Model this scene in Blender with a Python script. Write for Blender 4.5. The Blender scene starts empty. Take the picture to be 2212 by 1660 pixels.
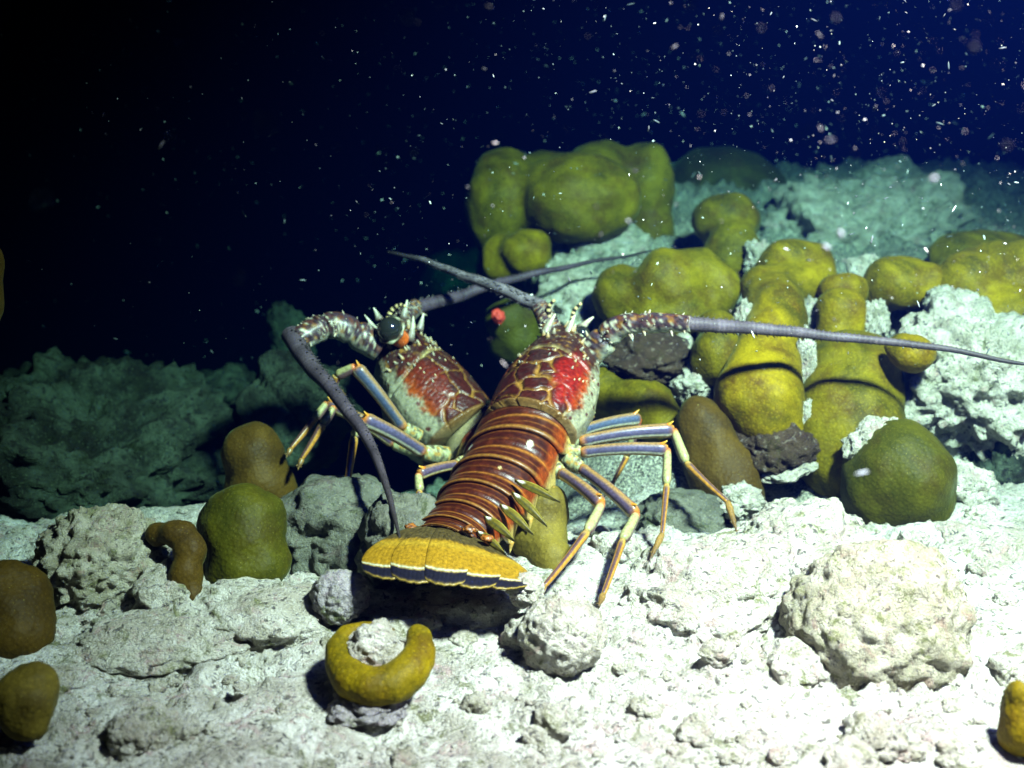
import bpy, bmesh, math, random
import numpy as np
from mathutils import Vector, Matrix

# ------------------------------------------------------------------ camera, water light, exposure
scene = bpy.context.scene
COL = scene.collection
rng = np.random.default_rng(7)
random.seed(7)

CAM_H, PITCH, HFOV = 0.38, math.radians(18.0), math.radians(50.0)
T = math.tan(HFOV / 2)
cam_data = bpy.data.cameras.new('camera')
cam_data.sensor_width = 36.0
cam_data.angle = HFOV
cam_data.clip_start, cam_data.clip_end = 0.01, 60.0
cam_data.dof.use_dof = True
cam_data.dof.focus_distance = 0.78
cam_data.dof.aperture_fstop = 6.3
cam = bpy.data.objects.new('camera', cam_data)
COL.objects.link(cam)
cam.location = (0, 0, CAM_H)
cam.rotation_euler = (math.pi / 2 - PITCH, 0, 0)
scene.camera = cam

world = bpy.data.worlds.new('World')
scene.world = world
world.use_nodes = True
bg = world.node_tree.nodes['Background']
bg.inputs['Color'].default_value = (0.02, 0.10, 0.35, 1)
bg.inputs['Strength'].default_value = 0.0015

# the diver's dive light, held up and to the right of the camera: the only light of this night dive
torch = bpy.data.lights.new('dive_light', 'SPOT')
torch.energy = 560.0
torch.color = (1.0, 0.45, 0.58)
torch.shadow_soft_size = 0.045
torch.spot_size = math.radians(84)
torch.spot_blend = 1.0
torch_o = bpy.data.objects.new('dive_light', torch)
COL.objects.link(torch_o)
torch_o.location = (0.37, 0.36, 0.80)
aim = Vector((0.20, 0.90, 0.0)) - torch_o.location
torch_o.rotation_euler = aim.to_track_quat('-Z', 'Y').to_euler()

vs = scene.view_settings
vs.view_transform = 'Standard'
vs.look = 'None'
vs.exposure = 0.0
vs.gamma = 1.0
scene.cycles.use_denoising = True
scene.cycles.max_bounces = 5
scene.cycles.diffuse_bounces = 2
scene.cycles.glossy_bounces = 2
scene.cycles.volume_bounces = 0
scene.cycles.transparent_max_bounces = 6
scene.cycles.sample_clamp_indirect = 4.0

# ------------------------------------------------------------------ helpers
def V(x, y, d):
    """direction of a point of the photograph (2212 x 1660 grid) taken to the depth d (metres along the lens axis)"""
    u = (x - 1106) / 1106 * T
    w = (830 - y) / 1106 * T
    c, s = math.cos(PITCH), math.sin(PITCH)
    return Vector((u * d, d * (c + w * s), CAM_H + d * (-s + w * c)))

def M(px, d):
    return px / 1106 * T * d

_perm = np.random.default_rng(3).permutation(256)
_perm = np.concatenate([_perm, _perm, _perm])
_grad = np.random.default_rng(4).normal(size=(256, 3))
_grad /= np.linalg.norm(_grad, axis=1)[:, None]
_pts = np.random.default_rng(5).random((256, 3))

def _h(i, j, k):
    return _perm[_perm[_perm[i & 255] + (j & 255)] + (k & 255)]

def noise3(p):
    p = np.asarray(p, float)
    i = np.floor(p).astype(int)
    f = p - i
    w = f * f * f * (f * (f * 6 - 15) + 10)
    out = np.zeros(len(p))
    for dx in (0, 1):
        for dy in (0, 1):
            for dz in (0, 1):
                g = _grad[_h(i[:, 0] + dx, i[:, 1] + dy, i[:, 2] + dz)]
                dot = (g * (f - np.array([dx, dy, dz]))).sum(1)
                wt = (w[:, 0] if dx else 1 - w[:, 0]) * (w[:, 1] if dy else 1 - w[:, 1]) * (w[:, 2] if dz else 1 - w[:, 2])
                out += dot * wt
    return out * 1.6

def fbm(p, octv=4, gain=0.5):
    p = np.asarray(p, float)
    out = np.zeros(len(p)); a = 1.0
    for _ in range(octv):
        out += a * noise3(p); p = p * 2.03 + 17.3; a *= gain
    return out

def worley(p):
    """distance to the nearest and second nearest cell point"""
    p = np.asarray(p, float)
    i = np.floor(p).astype(int)
    f1 = np.full(len(p), 9.0); f2 = np.full(len(p), 9.0); idc = np.zeros(len(p), int)
    for dx in (-1, 0, 1):
        for dy in (-1, 0, 1):
            for dz in (-1, 0, 1):
                c = i + np.array([dx, dy, dz])
                hh = _h(c[:, 0], c[:, 1], c[:, 2])
                q = c + _pts[hh]
                d = np.linalg.norm(q - p, axis=1)
                near = d < f1
                f2 = np.where(near, f1, np.minimum(f2, d))
                idc = np.where(near, hh, idc)
                f1 = np.where(near, d, f1)
    return f1, f2, idc

def sstep(a, b, x):
    t = np.clip((x - a) / (b - a), 0, 1)
    return t * t * (3 - 2 * t)

def mesh_obj(name, verts, faces, mat, parent=None, loc=None, cols=None, smooth=True):
    me = bpy.data.meshes.new(name)
    verts = np.asarray(verts, float)
    if loc is not None:
        verts = verts - np.asarray(loc, float)
    me.from_pydata(verts.tolist(), [], faces if isinstance(faces, list) else faces.tolist())
    if smooth:
        me.polygons.foreach_set('use_smooth', [True] * len(me.polygons))
    if cols is not None:
        at = me.color_attributes.new('Col', 'FLOAT_COLOR', 'POINT')
        c = np.ones((len(verts), 4)); c[:, :3] = cols
        at.data.foreach_set('color', c.ravel())
    me.materials.append(mat)
    me.update()
    o = bpy.data.objects.new(name, me)
    COL.objects.link(o)
    if parent is not None:
        o.parent = parent
    if loc is not None:
        if parent is not None:
            o.location = Vector(loc) - Vector(parent.location)
        else:
            o.location = loc
    return o

def tag(o, label=None, cat=None, group=None, kind=None):
    if label: o['label'] = label
    if cat: o['category'] = cat
    if group: o['group'] = group
    if kind: o['kind'] = kind
    return o

def empty(name, loc):
    o = bpy.data.objects.new(name, None)
    o.empty_display_size = 0.02
    COL.objects.link(o); o.location = loc
    return o

_ico = {}
def ico(sub):
    if sub not in _ico:
        bm = bmesh.new(); bmesh.ops.create_icosphere(bm, subdivisions=sub, radius=1.0)
        _ico[sub] = (np.array([v.co[:] for v in bm.verts]), [[v.index for v in f.verts] for f in bm.faces])
        bm.free()
    return _ico[sub]

# ------------------------------------------------------------------ materials
def new_mat(name):
    m = bpy.data.materials.new(name); m.use_nodes = True
    nt = m.node_tree; b = nt.nodes['Principled BSDF']
    return m, nt, b

def N(nt, t, **kw):
    n = nt.nodes.new(t)
    for k, v in kw.items():
        if k in n.inputs: n.inputs[k].default_value = v
        else: setattr(n, k, v)
    return n

def ramp(nt, src, stops):
    r = nt.nodes.new('ShaderNodeValToRGB')
    e = r.color_ramp.elements
    while len(e) < len(stops): e.new(0.5)
    for el, (p, c) in zip(e, stops):
        el.position = p; el.color = (*c, 1) if len(c) == 3 else c
    nt.links.new(src, r.inputs[0])
    return r.outputs[0]

def mixc(nt, fac, a, b, mode='MIX'):
    n = nt.nodes.new('ShaderNodeMix'); n.data_type = 'RGBA'; n.blend_type = mode
    for sock, val in ((0, fac), (6, a), (7, b)):
        if isinstance(val, (int, float)): n.inputs[sock].default_value = val
        elif isinstance(val, tuple): n.inputs[sock].default_value = (*val, 1)
        else: nt.links.new(val, n.inputs[sock])
    return n.outputs[2]

def stone_mat(name, c1, c2, c3, speck, scale=1.0, bump=0.6, olive=0.5, second=None):
    """encrusted reef limestone: two base tones, algae patches, dark pits, pale grains"""
    m, nt, b = new_mat(name)
    co = nt.nodes.new('ShaderNodeNewGeometry').outputs['Position']
    n1 = N(nt, 'ShaderNodeTexNoise', Scale=28 * scale, Detail=6.0, Roughness=0.62); nt.links.new(co, n1.inputs['Vector'])
    n2 = N(nt, 'ShaderNodeTexNoise', Scale=75 * scale, Detail=8.0, Roughness=0.7); nt.links.new(co, n2.inputs['Vector'])
    n3 = N(nt, 'ShaderNodeTexNoise', Scale=420 * scale, Detail=4.0, Roughness=0.7); nt.links.new(co, n3.inputs['Vector'])
    v1 = N(nt, 'ShaderNodeTexVoronoi', Scale=330 * scale); nt.links.new(co, v1.inputs['Vector'])
    base = mixc(nt, ramp(nt, n1.outputs[0], [(0.40, (0, 0, 0)), (0.60, (1, 1, 1))]), c1, c2)
    base = mixc(nt, ramp(nt, n2.outputs[0], [(0.50, (0, 0, 0)), (0.50 + 0.24 / max(olive, .05), (1, 1, 1))]), base, c3)
    n5 = N(nt, 'ShaderNodeTexNoise', Scale=150 * scale, Detail=5.0, Roughness=0.6, Distortion=0.6); nt.links.new(co, n5.inputs['Vector'])
    n6 = N(nt, 'ShaderNodeTexNoise', Scale=46 * scale, Detail=7.0, Roughness=0.75, Distortion=0.8); nt.links.new(co, n6.inputs['Vector'])
    base = mixc(nt, ramp(nt, n6.outputs[0], [(0.55, (0, 0, 0)), (0.63, (0.85, 0.85, 0.85))]), base, tuple(x * k_ for x, k_ in zip(c2, (0.95, 0.72, 0.80))))
    base = mixc(nt, ramp(nt, n6.outputs[0], [(0.36, (0.9, 0.9, 0.9)), (0.45, (0, 0, 0))]), base, tuple(x * k_ for x, k_ in zip(c3, (0.75, 0.85, 0.5))))
    base = mixc(nt, ramp(nt, n5.outputs[0], [(0.35, (0.9, 0.9, 0.9)), (0.43, (0, 0, 0))]), base, speck)
    base = mixc(nt, ramp(nt, n3.outputs[0], [(0.27, (1, 1, 1)), (0.40, (0, 0, 0))]), base, speck)
    base = mixc(nt, ramp(nt, v1.outputs['Distance'], [(0.10, (0.55, 0.55, 0.55)), (0.30, (0, 0, 0))]), base, tuple(min(.8, x * 1.5) for x in c1))
    if second:  # darker reef tones, holding the shade of the coral gaps
        a = N(nt, 'ShaderNodeVertexColor'); a.layer_name = 'Col'
        s2 = mixc(nt, ramp(nt, n2.outputs[0], [(0.42, (0, 0, 0)), (0.60, (1, 1, 1))]), second[0], second[1])
        s2 = mixc(nt, ramp(nt, n3.outputs[0], [(0.46, (0, 0, 0)), (0.60, (1, 1, 1))]), s2, second[2])
        base = mixc(nt, a.outputs[0], base, s2)
    nt.links.new(base, b.inputs['Base Color'])
    b.inputs['Roughness'].default_value = 0.85
    b.inputs['Specular IOR Level'].default_value = 0.2
    mx = N(nt, 'ShaderNodeMath', operation='ADD')
    m5 = N(nt, 'ShaderNodeMath', operation='ADD')
    nt.links.new(n2.outputs[0], m5.inputs[0]); nt.links.new(n5.outputs[0], m5.inputs[1])
    nt.links.new(m5.outputs[0], mx.inputs[0]); nt.links.new(n3.outputs[0], mx.inputs[1])
    bp = N(nt, 'ShaderNodeBump', Strength=bump, Distance=0.004)
    nt.links.new(mx.outputs[0], bp.inputs['Height']); nt.links.new(bp.outputs[0], b.inputs['Normal'])
    return m

def coral_mat(name, c_lo, c_hi, c_patch):
    """living star coral: smooth lobes with tiny polyp dots and browner patches"""
    m, nt, b = new_mat(name)
    co = nt.nodes.new('ShaderNodeTexCoord').outputs['Object']
    n1 = N(nt, 'ShaderNodeTexNoise', Scale=17.0, Detail=8.0, Roughness=0.66, Distortion=0.5); nt.links.new(co, n1.inputs['Vector'])
    n2 = N(nt, 'ShaderNodeTexNoise', Scale=30.0, Detail=8.0, Roughness=0.68); nt.links.new(co, n2.inputs['Vector'])
    v = N(nt, 'ShaderNodeTexVoronoi', Scale=330.0); nt.links.new(co, v.inputs['Vector'])
    base = mixc(nt, ramp(nt, n1.outputs[0], [(0.38, (0, 0, 0)), (0.62, (1, 1, 1))]), c_lo, c_hi)
    base = mixc(nt, ramp(nt, n2.outputs[0], [(0.46, (0, 0, 0)), (0.72, (1, 1, 1))]), base, c_patch)
    n4 = N(nt, 'ShaderNodeTexNoise', Scale=900.0, Detail=2.0, Roughness=0.6); nt.links.new(co, n4.inputs['Vector'])
    base = mixc(nt, ramp(nt, n4.outputs[0], [(0.68, (0, 0, 0)), (0.78, (0.6, 0.6, 0.6))]), base, (0.40, 0.36, 0.10))
    base = mixc(nt, ramp(nt, n4.outputs[0], [(0.30, (0.55, 0.55, 0.55)), (0.42, (0, 0, 0))]), base, tuple(x * .4 for x in c_lo))
    base = mixc(nt, ramp(nt, v.outputs['Distance'], [(0.08, (0.26, 0.26, 0.26)), (0.40, (0, 0, 0))]), base, tuple(min(1, x * 1.7) for x in c_hi))
    nt.links.new(base, b.inputs['Base Color'])
    b.inputs['Roughness'].default_value = 0.6
    b.inputs['Specular IOR Level'].default_value = 0.10
    b.inputs['Sheen Weight'].default_value = 0.05
    b.inputs['Sheen Roughness'].default_value = 0.4
    b.inputs['Sheen Tint'].default_value = (0.55, 0.75, 0.35, 1)
    bp = N(nt, 'ShaderNodeBump', Strength=0.30, Distance=0.0015)
    nt.links.new(v.outputs['Distance'], bp.inputs['Height'])
    bp2 = N(nt, 'ShaderNodeBump', Strength=0.10, Distance=0.004)
    nt.links.new(n2.outputs[0], bp2.inputs['Height']); nt.links.new(bp.outputs[0], bp2.inputs['Normal'])
    nt.links.new(bp2.outputs[0], b.inputs['Normal'])
    return m

def shell_mat(name, rough=0.32, coat=0.25, grain=260.0, bump=0.12, tone=0.62):
    m, nt, b = new_mat(name)
    a = N(nt, 'ShaderNodeVertexColor'); a.layer_name = 'Col'
    co = nt.nodes.new('ShaderNodeTexCoord').outputs['Object']
    n = N(nt, 'ShaderNodeTexNoise', Scale=grain, Detail=4.0, Roughness=0.65); nt.links.new(co, n.inputs['Vector'])
    c = mixc(nt, 1.0, a.outputs[0], ramp(nt, n.outputs[0], [(0.30, (0.5 * tone,) * 3), (0.70, (1.25 * tone,) * 3)]), 'MULTIPLY')
    nt.links.new(c, b.inputs['Base Color'])
    b.inputs['Roughness'].default_value = rough
    b.inputs['Coat Weight'].default_value = coat
    b.inputs['Specular IOR Level'].default_value = 0.22
    b.inputs['Coat Roughness'].default_value = 0.25
    bp = N(nt, 'ShaderNodeBump', Strength=bump, Distance=0.002)
    nt.links.new(n.outputs[0], bp.inputs['Height']); nt.links.new(bp.outputs[0], b.inputs['Normal'])
    return m

def plain_mat(name, col, rough=0.5, spec=0.5):
    m, nt, b = new_mat(name)
    co = nt.nodes.new('ShaderNodeTexCoord').outputs['Object']
    n = N(nt, 'ShaderNodeTexNoise', Scale=300.0, Detail=3.0); nt.links.new(co, n.inputs['Vector'])
    c = mixc(nt, n.outputs[0], tuple(x * 0.75 for x in col), tuple(min(1, x * 1.2) for x in col))
    nt.links.new(c, b.inputs['Base Color'])
    b.inputs['Roughness'].default_value = rough
    b.inputs['Specular IOR Level'].default_value = spec
    return m

def speck_mat(name):
    m, nt, b = new_mat(name)
    g = nt.nodes.new('ShaderNodeNewGeometry')
    nt.links.new(ramp(nt, g.outputs['Random Per Island'], [(0.0, (0.02, 0.03, 0.035)), (0.6, (0.08, 0.10, 0.11)), (0.9, (0.35, 0.42, 0.44)), (1.0, (0.75, 0.80, 0.78))]), b.inputs['Base Color'])
    b.inputs['Roughness'].default_value = 0.8
    return m

MAT = {
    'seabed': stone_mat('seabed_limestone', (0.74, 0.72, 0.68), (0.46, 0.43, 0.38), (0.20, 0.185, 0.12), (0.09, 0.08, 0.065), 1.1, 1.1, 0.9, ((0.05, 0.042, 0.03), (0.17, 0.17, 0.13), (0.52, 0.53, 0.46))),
    'shade': stone_mat('shaded_grey_green_rock', (0.15, 0.155, 0.12), (0.085, 0.09, 0.07), (0.06, 0.065, 0.035), (0.05, 0.05, 0.04), 1.0, 0.9, 0.7),  # darker rock tone carries the shade below the lobsters
    'pale': stone_mat('pale_rock', (0.72, 0.69, 0.62), (0.48, 0.44, 0.37), (0.24, 0.22, 0.13), (0.09, 0.08, 0.065), 1.2, 1.2, 0.9),
    'algae': stone_mat('algae_rock', (0.46, 0.43, 0.35), (0.32, 0.29, 0.21), (0.17, 0.165, 0.06), (0.10, 0.08, 0.06), 1.7, 0.9, 0.9),
    'crust': stone_mat('crusted_rock', (0.66, 0.63, 0.56), (0.42, 0.40, 0.33), (0.16, 0.16, 0.08), (0.06, 0.055, 0.045), 1.5, 1.1, 0.9),
    'dark': stone_mat('dimmed_rock', (0.060, 0.085, 0.058), (0.008, 0.012, 0.008), (0.014, 0.022, 0.007), (0.006, 0.007, 0.006), 0.7, 1.4, 0.9),  # near-black tone puts the fading light on far rock into the colour
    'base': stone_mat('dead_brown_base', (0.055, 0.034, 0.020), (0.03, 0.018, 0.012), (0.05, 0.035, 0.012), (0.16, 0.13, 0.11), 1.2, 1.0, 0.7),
    'mauve': stone_mat('mauve_rock', (0.33, 0.30, 0.32), (0.22, 0.20, 0.22), (0.2, 0.2, 0.14), (0.06, 0.05, 0.06), 1.2, 0.8, 0.5),
    'olive': coral_mat('olive_coral', (0.034, 0.030, 0.001), (0.140, 0.108, 0.001), (0.045, 0.022, 0.001)),
    'mustard': coral_mat('mustard_coral', (0.045, 0.036, 0.001), (0.200, 0.140, 0.001), (0.058, 0.027, 0.001)),
    'green': coral_mat('green_coral', (0.022, 0.024, 0.001), (0.055, 0.052, 0.002), (0.024, 0.016, 0.001)),
    'brown': coral_mat('brown_coral', (0.036, 0.020, 0.002), (0.065, 0.038, 0.004), (0.02, 0.012, 0.003)),
    'tan': coral_mat('tan_coral', (0.075, 0.056, 0.008), (0.14, 0.105, 0.016), (0.04, 0.026, 0.005)),
    'shell': shell_mat('lobster_shell', 0.40, 0.08, 260.0, 0.3, 0.52),
    'limb': shell_mat('lobster_limb', 0.35, 0.2, 500.0, 0.08, 0.75),
    'antenna': shell_mat('lobster_antenna', 0.5, 0.0, 700.0, 0.2),
    'fan': shell_mat('tail_fan', 0.45, 0.1, 420.0, 0.15),
    'eye': plain_mat('lobster_eye', (0.012, 0.014, 0.012), 0.06, 0.8),
    'horn': shell_mat('lobster_horn', 0.35, 0.2, 300.0, 0.05),
    'sponge': plain_mat('red_sponge', (0.45, 0.03, 0.015), 0.7),
    'snow': speck_mat('drifting_snow'),
    'fleck': plain_mat('drifting_speck', (0.52, 0.70, 0.78), 0.8),
}

# ------------------------------------------------------------------ the seabed and the reef slope
def reef_mask(X, Y):
    return sstep(-0.03, 0.12, X + 0.16 * (Y - 1.0))

def seabed_base(X, Y):
    m = reef_mask(X, Y)
    z = 0.0 * X
    z += m * (0.115 * sstep(0.90, 1.25, Y) + 0.055 * sstep(1.25, 1.65, Y))
    z -= 0.42 * sstep(1.70, 2.4, Y) * m
    z -= 0.030 * np.exp(-((Y - 0.87) / 0.055) ** 2) * sstep(0.0, 0.06, X) * (1 - sstep(0.24, 0.34, X))
    Yw = Y + 0.05 * noise3(np.stack([X * 9, Y * 9, 0 * X + 3.1], 1)) + 0.02 * noise3(np.stack([X * 30, Y * 30, 0 * X], 1))
    z -= (1 - m) * (0.13 * sstep(0.78, 1.10, Yw) + 0.62 * sstep(1.12, 1.9, Y))  # left ground made to fall away, shaped so it stays dark
    return z

def seabed_z(X, Y):
    X = np.asarray(X, float); Y = np.asarray(Y, float)
    z = seabed_base(X, Y)
    P = np.stack([X, Y, 0 * X], 1)
    warp = np.stack([noise3(P * 30 + 5), noise3(P * 30 + 50), 0 * X], 1) * 0.010
    Q = P + warp
    big = fbm(P * 9, 3)
    silt = sstep(-0.22, 0.35, noise3(P * 11 + 90))          # rubble fields between smooth silt pockets
    a, a2, _ = worley(Q * 20 + 3.3)
    b, b2, _ = worley(Q * 44 + 8.1)
    c, c2, _ = worley(Q * 95 + 1.7)
    z = z + 0.008 * big
    z += silt * (0.012 * (0.55 - a) + 0.011 * (0.55 - b))
    z += (0.25 + 0.75 * silt) * (0.0085 * (0.5 - c) + 0.0034 * fbm(P * 130, 3))
    crack = np.clip(1 - (a2 - a) / 0.10, 0, 1)
    z -= silt * crack * 0.005
    z += m_far(X, Y) * (0.020 * fbm(P * 14 + 40, 4) + 0.012 * (0.5 - b) + 0.007 * (0.5 - c))
    return z

def m_far(X, Y):
    return sstep(0.85, 1.1, Y)

nu, nv = 620, 560
ys = 0.30 * np.exp(np.linspace(0, math.log(3.2 / 0.30), nv))
us = np.linspace(-0.95, 0.95, nu)
U, Yg = np.meshgrid(us, ys)
Xg = U * (Yg * 0.75 + 0.18)
Zg = seabed_z(Xg.ravel(), Yg.ravel())
sv = np.stack([Xg.ravel(), Yg.ravel(), Zg], 1)
ii, jj = np.meshgrid(np.arange(nv - 1), np.arange(nu - 1), indexing='ij')
k = (ii * nu + jj).ravel()
sf = np.stack([k, k + 1, k + nu + 1, k + nu], 1)
_p = np.stack([Xg.ravel(), Yg.ravel(), 0 * Xg.ravel()], 1)
reef_shade_mix = sstep(0.80, 0.93, Yg.ravel() + 0.06 * fbm(_p * 22, 3))  # fades to dark reef rock; shade between corals put into the colour
seabed = mesh_obj('seabed', sv, sf, MAT['seabed'], cols=np.repeat(reef_shade_mix[:, None], 3, 1))
tag(seabed, kind='structure')
g = 7.0
far = mesh_obj('deep_seabed', [(-g, -g, -1.05), (g, -g, -1.05), (g, g, -1.05), (-g, g, -1.05)], [[0, 1, 2, 3]], MAT['dark'], smooth=False)
tag(far, kind='structure')

def ground(X, Y):
    return float(seabed_z(np.array([X]), np.array([Y]))[0])

# ------------------------------------------------------------------ rocks
def rock(name, label, x, y, rx, ry, d, mat, deep=None, sub=5, rough=1.0, seed=0, rot=0.0, group=None, cat='rock', lumps=1.0, world=None):
    c = V(x, y, d) if world is None else Vector(world)
    vv, ff = ico(sub)
    s = seed * 7.13 + 0.37
    r = 1 + lumps * 0.26 * fbm(vv * 1.3 + s, 3) + rough * 0.09 * fbm(vv * 4.5 + s, 4)
    w1, w2, _ = worley(vv * 5 + s)
    r += rough * 0.09 * (0.5 - w1)
    if sub >= 5:
        w3, _, _ = worley(vv * 15 + s)
        r += rough * 0.035 * (0.5 - w3) + rough * 0.022 * fbm(vv * 22 + s, 3)
    a, b = M(rx, d), M(ry, d)
    dp = a if deep is None else deep
    p = vv * r[:, None] * np.array([a, dp, b])
    cr, sr = math.cos(rot), math.sin(rot)
    p = np.stack([p[:, 0] * cr - p[:, 2] * sr, p[:, 1], p[:, 0] * sr + p[:, 2] * cr], 1)
    o = mesh_obj(name, p, ff, MAT[mat])
    o.location = c
    return tag(o, label, cat, group)

ROCKS = [
 ('boulder', 'big round algae-speckled boulder in the pale rubble beside the corals', 1892, 1312, 196, 176, 0.715, 'algae', 0.060, 6, 0.65, 1, 0.2),
 ('rock', 'round pale cobble under the lobster leg tips below the tail', 1215, 1372, 92, 84, 0.69, 'pale', None, 5, .8, 2, 0),
 ('rock_slab', 'wide flat whitish slab of rock right of the lobster legs', 1535, 1290, 225, 112, 0.785, 'pale', 0.070, 6, .75, 3, 0.10),
 ('rock', 'green-tinged rock behind the whitish slab', 1730, 1195, 150, 100, 0.835, 'pale', 0.06, 6, .8, 4, 0.1),
 ('rock', 'lumpy algae-covered rock standing left of the dark green coral', 218, 1215, 135, 120, 0.79, 'algae', None, 6, 1.3, 5, 0),
 ('rock', 'round mauve-grey stone left of the tail fan', 735, 1288, 62, 56, 0.735, 'mauve', None, 5, .8, 6, 0),
 ('rock', 'long log-shaped piece of dead coral lying across the rubble', 330, 1392, 200, 52, 0.715, 'pale', 0.03, 5, 1.1, 7, 0.03),
 ('rock', 'pale hump of dead coral below the dark green coral', 560, 1335, 170, 66, 0.745, 'pale', 0.04, 5, 1, 8, 0.06),
 ('rock', 'pale stone under the curled brown coral', 370, 1300, 80, 70, 0.765, 'pale', 0.03, 5, 1, 9, 0),
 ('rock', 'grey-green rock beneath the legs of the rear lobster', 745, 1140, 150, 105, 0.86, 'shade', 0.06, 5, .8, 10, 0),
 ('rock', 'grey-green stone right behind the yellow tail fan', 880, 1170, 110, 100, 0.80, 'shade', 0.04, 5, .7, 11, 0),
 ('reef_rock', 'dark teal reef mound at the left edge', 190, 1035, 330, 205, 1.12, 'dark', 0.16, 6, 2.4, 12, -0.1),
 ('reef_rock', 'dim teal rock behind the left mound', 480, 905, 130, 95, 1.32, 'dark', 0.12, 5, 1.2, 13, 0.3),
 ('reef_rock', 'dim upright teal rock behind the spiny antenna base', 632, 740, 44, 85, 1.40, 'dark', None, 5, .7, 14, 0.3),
 ('reef_rock', 'crusty teal rock mass behind the coral columns', 1850, 545, 235, 165, 1.50, 'crust', 0.16, 6, 1.6, 16, 0.05),
 ('reef_rock', 'small teal knob on top of the crusty rock mass', 1925, 395, 75, 52, 1.56, 'crust', None, 5, 1.2, 17, 0),
 ('reef_rock', 'bluish rock fading into the water at the right edge', 2150, 520, 150, 70, 1.80, 'crust', None, 5, 1.4, 18, 0),
 ('reef_rock', 'teal crusted rock under the brown-green coral head', 1290, 590, 165, 120, 1.40, 'crust', 0.10, 6, 1.3, 19, 0),
 ('reef_rock', 'teal rock between the coral head and the front lobster', 1235, 668, 85, 85, 1.24, 'crust', 0.08, 5, 1.1, 20, 0),
 ('reef_rock', 'pale encrusted rock at the right edge behind the antenna tip', 2080, 830, 165, 170, 1.04, 'crust', 0.09, 6, 1.3, 21, 0.25),
 ('reef_rock', 'pale crust collar above the lower green coral', 1888, 952, 66, 46, 0.925, 'crust', 0.02, 5, 1.2, 22, 0.5),
 ('rock', 'pale knob beside the lower green coral', 2085, 1065, 62, 66, 0.93, 'crust', None, 5, 1.2, 23, 0),
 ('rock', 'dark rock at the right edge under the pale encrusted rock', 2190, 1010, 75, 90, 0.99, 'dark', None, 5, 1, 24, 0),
 ('rock', 'low teal-white stone at the right edge beyond the boulder', 2140, 1215, 120, 62, 0.84, 'pale', 0.05, 5, .9, 25, 0),
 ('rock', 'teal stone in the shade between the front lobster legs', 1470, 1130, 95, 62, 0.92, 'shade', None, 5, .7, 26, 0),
 ('rock', 'shaded grey rock under the front lobster', 1010, 1310, 120, 52, 0.76, 'pale', 0.03, 5, .9, 27, 0),
 ('rock', 'small white-crusted stone touching the right end of the tail fan', 1135, 1275, 40, 38, 0.72, 'pale', None, 5, 1, 28, 0),
 ('reef_rock', 'narrow pale crust strip under the bright yellow bulge', 1690, 1010, 62, 14, 0.965, 'crust', 0.03, 5, .8, 52, 0.25),
 ('rock', 'pale lumpy stone in the left foreground rubble', 300, 1560, 70, 52, 0.61, 'pale', None, 5, 1.2, 31, 0),
]
for r_ in ROCKS:
    name, label, x, y, rx, ry, d, mat, deep, sub, rg, sd, rot = r_
    o = rock(name, label, x, y, rx, ry, d, mat, deep, sub, rg, sd, rot, lumps=0.45 if sd in (1, 2, 5, 6) else 1.0)
    if sd == 31: o.location.z -= 0.45 * M(ry, d)
    if sd == 1: o.location.z -= 0.012

# loose rubble half sunk in the silt, and gravel
protos = []
for q in range(7):
    vv, ff = ico(4)
    r = 1 + 0.30 * fbm(vv * 1.2 + q * 11.1, 3) + 0.12 * fbm(vv * 4 + q * 5.1, 3)
    w1, _, _ = worley(vv * 4 + q); r += 0.14 * (0.5 - w1)
    me = bpy.data.meshes.new('rubble_stone')
    me.from_pydata((vv * r[:, None] * np.array([1.0, 0.8, 0.62])).tolist(), [], ff)
    me.polygons.foreach_set('use_smooth', [True] * len(me.polygons)); me.materials.append(MAT['pale']); protos.append(me)
def scatter(n, y0, y1):
    Y = rng.uniform(y0 ** .5, y1 ** .5, n) ** 2
    X = rng.uniform(-0.56, 0.56, n) * Y
    return X, Y, seabed_z(X, Y)
MARKS = [('big boulder', 1895, 1318), ('whitish slab', 1500, 1262), ('round pale cobble', 1215, 1372), ('yellow coral ring', 810, 1430), ('log-shaped dead coral', 330, 1392),
         ('coral ball in the bottom left corner', 66, 1520), 
         ('coral nub at the bottom right edge', 2195, 1540), ('mauve-grey stone', 735, 1288)]
ORD = ['biggest', 'second biggest', 'third biggest', 'fourth biggest', 'fifth biggest', 'sixth biggest', 'seventh biggest', 'eighth biggest', 'ninth biggest', 'tenth biggest']
bits = []
def view_xy(p):
    c, s_ = math.cos(PITCH), math.sin(PITCH)
    d = p[1] * c - (p[2] - CAM_H) * s_; w = (p[1] * s_ + (p[2] - CAM_H) * c) / d
    return 1106 + p[0] / d / T * 1106, 830 - w / T * 1106
for q, (x, y, z) in enumerate(zip(*scatter(240, 0.44, 0.84))):
    o = bpy.data.objects.new('rubble_stone', protos[q % 7]); COL.objects.link(o)
    r = 0.0062 * math.exp(rng.normal() * 0.55)
    o.scale = (r, r, r); o.location = (x, y, z + 0.05 * r)
    o.rotation_euler = (rng.uniform(-.4, .4), rng.uniform(-.4, .4), rng.uniform(0, 6.28))
    vx, vy = view_xy((x, y, z))
    bits.append((min(range(len(MARKS)), key=lambda m_: (MARKS[m_][1] - vx) ** 2 + (MARKS[m_][2] - vy) ** 2), -r / y, q, o))
seen = {}
for m_, _, _, o in sorted(bits, key=lambda t_: t_[:3]):
    k_ = seen.get(m_, 0); seen[m_] = k_ + 1
    rank = ORD[k_] if k_ < len(ORD) else '%dth biggest' % (k_ + 1)
    tag(o, rank + ' pale rubble stone lying near the ' + MARKS[m_][0], 'stone', 'loose rubble in the foreground silt')
gv, gf = ico(1); vs_, fs_ = [], []; k0 = 0
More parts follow.
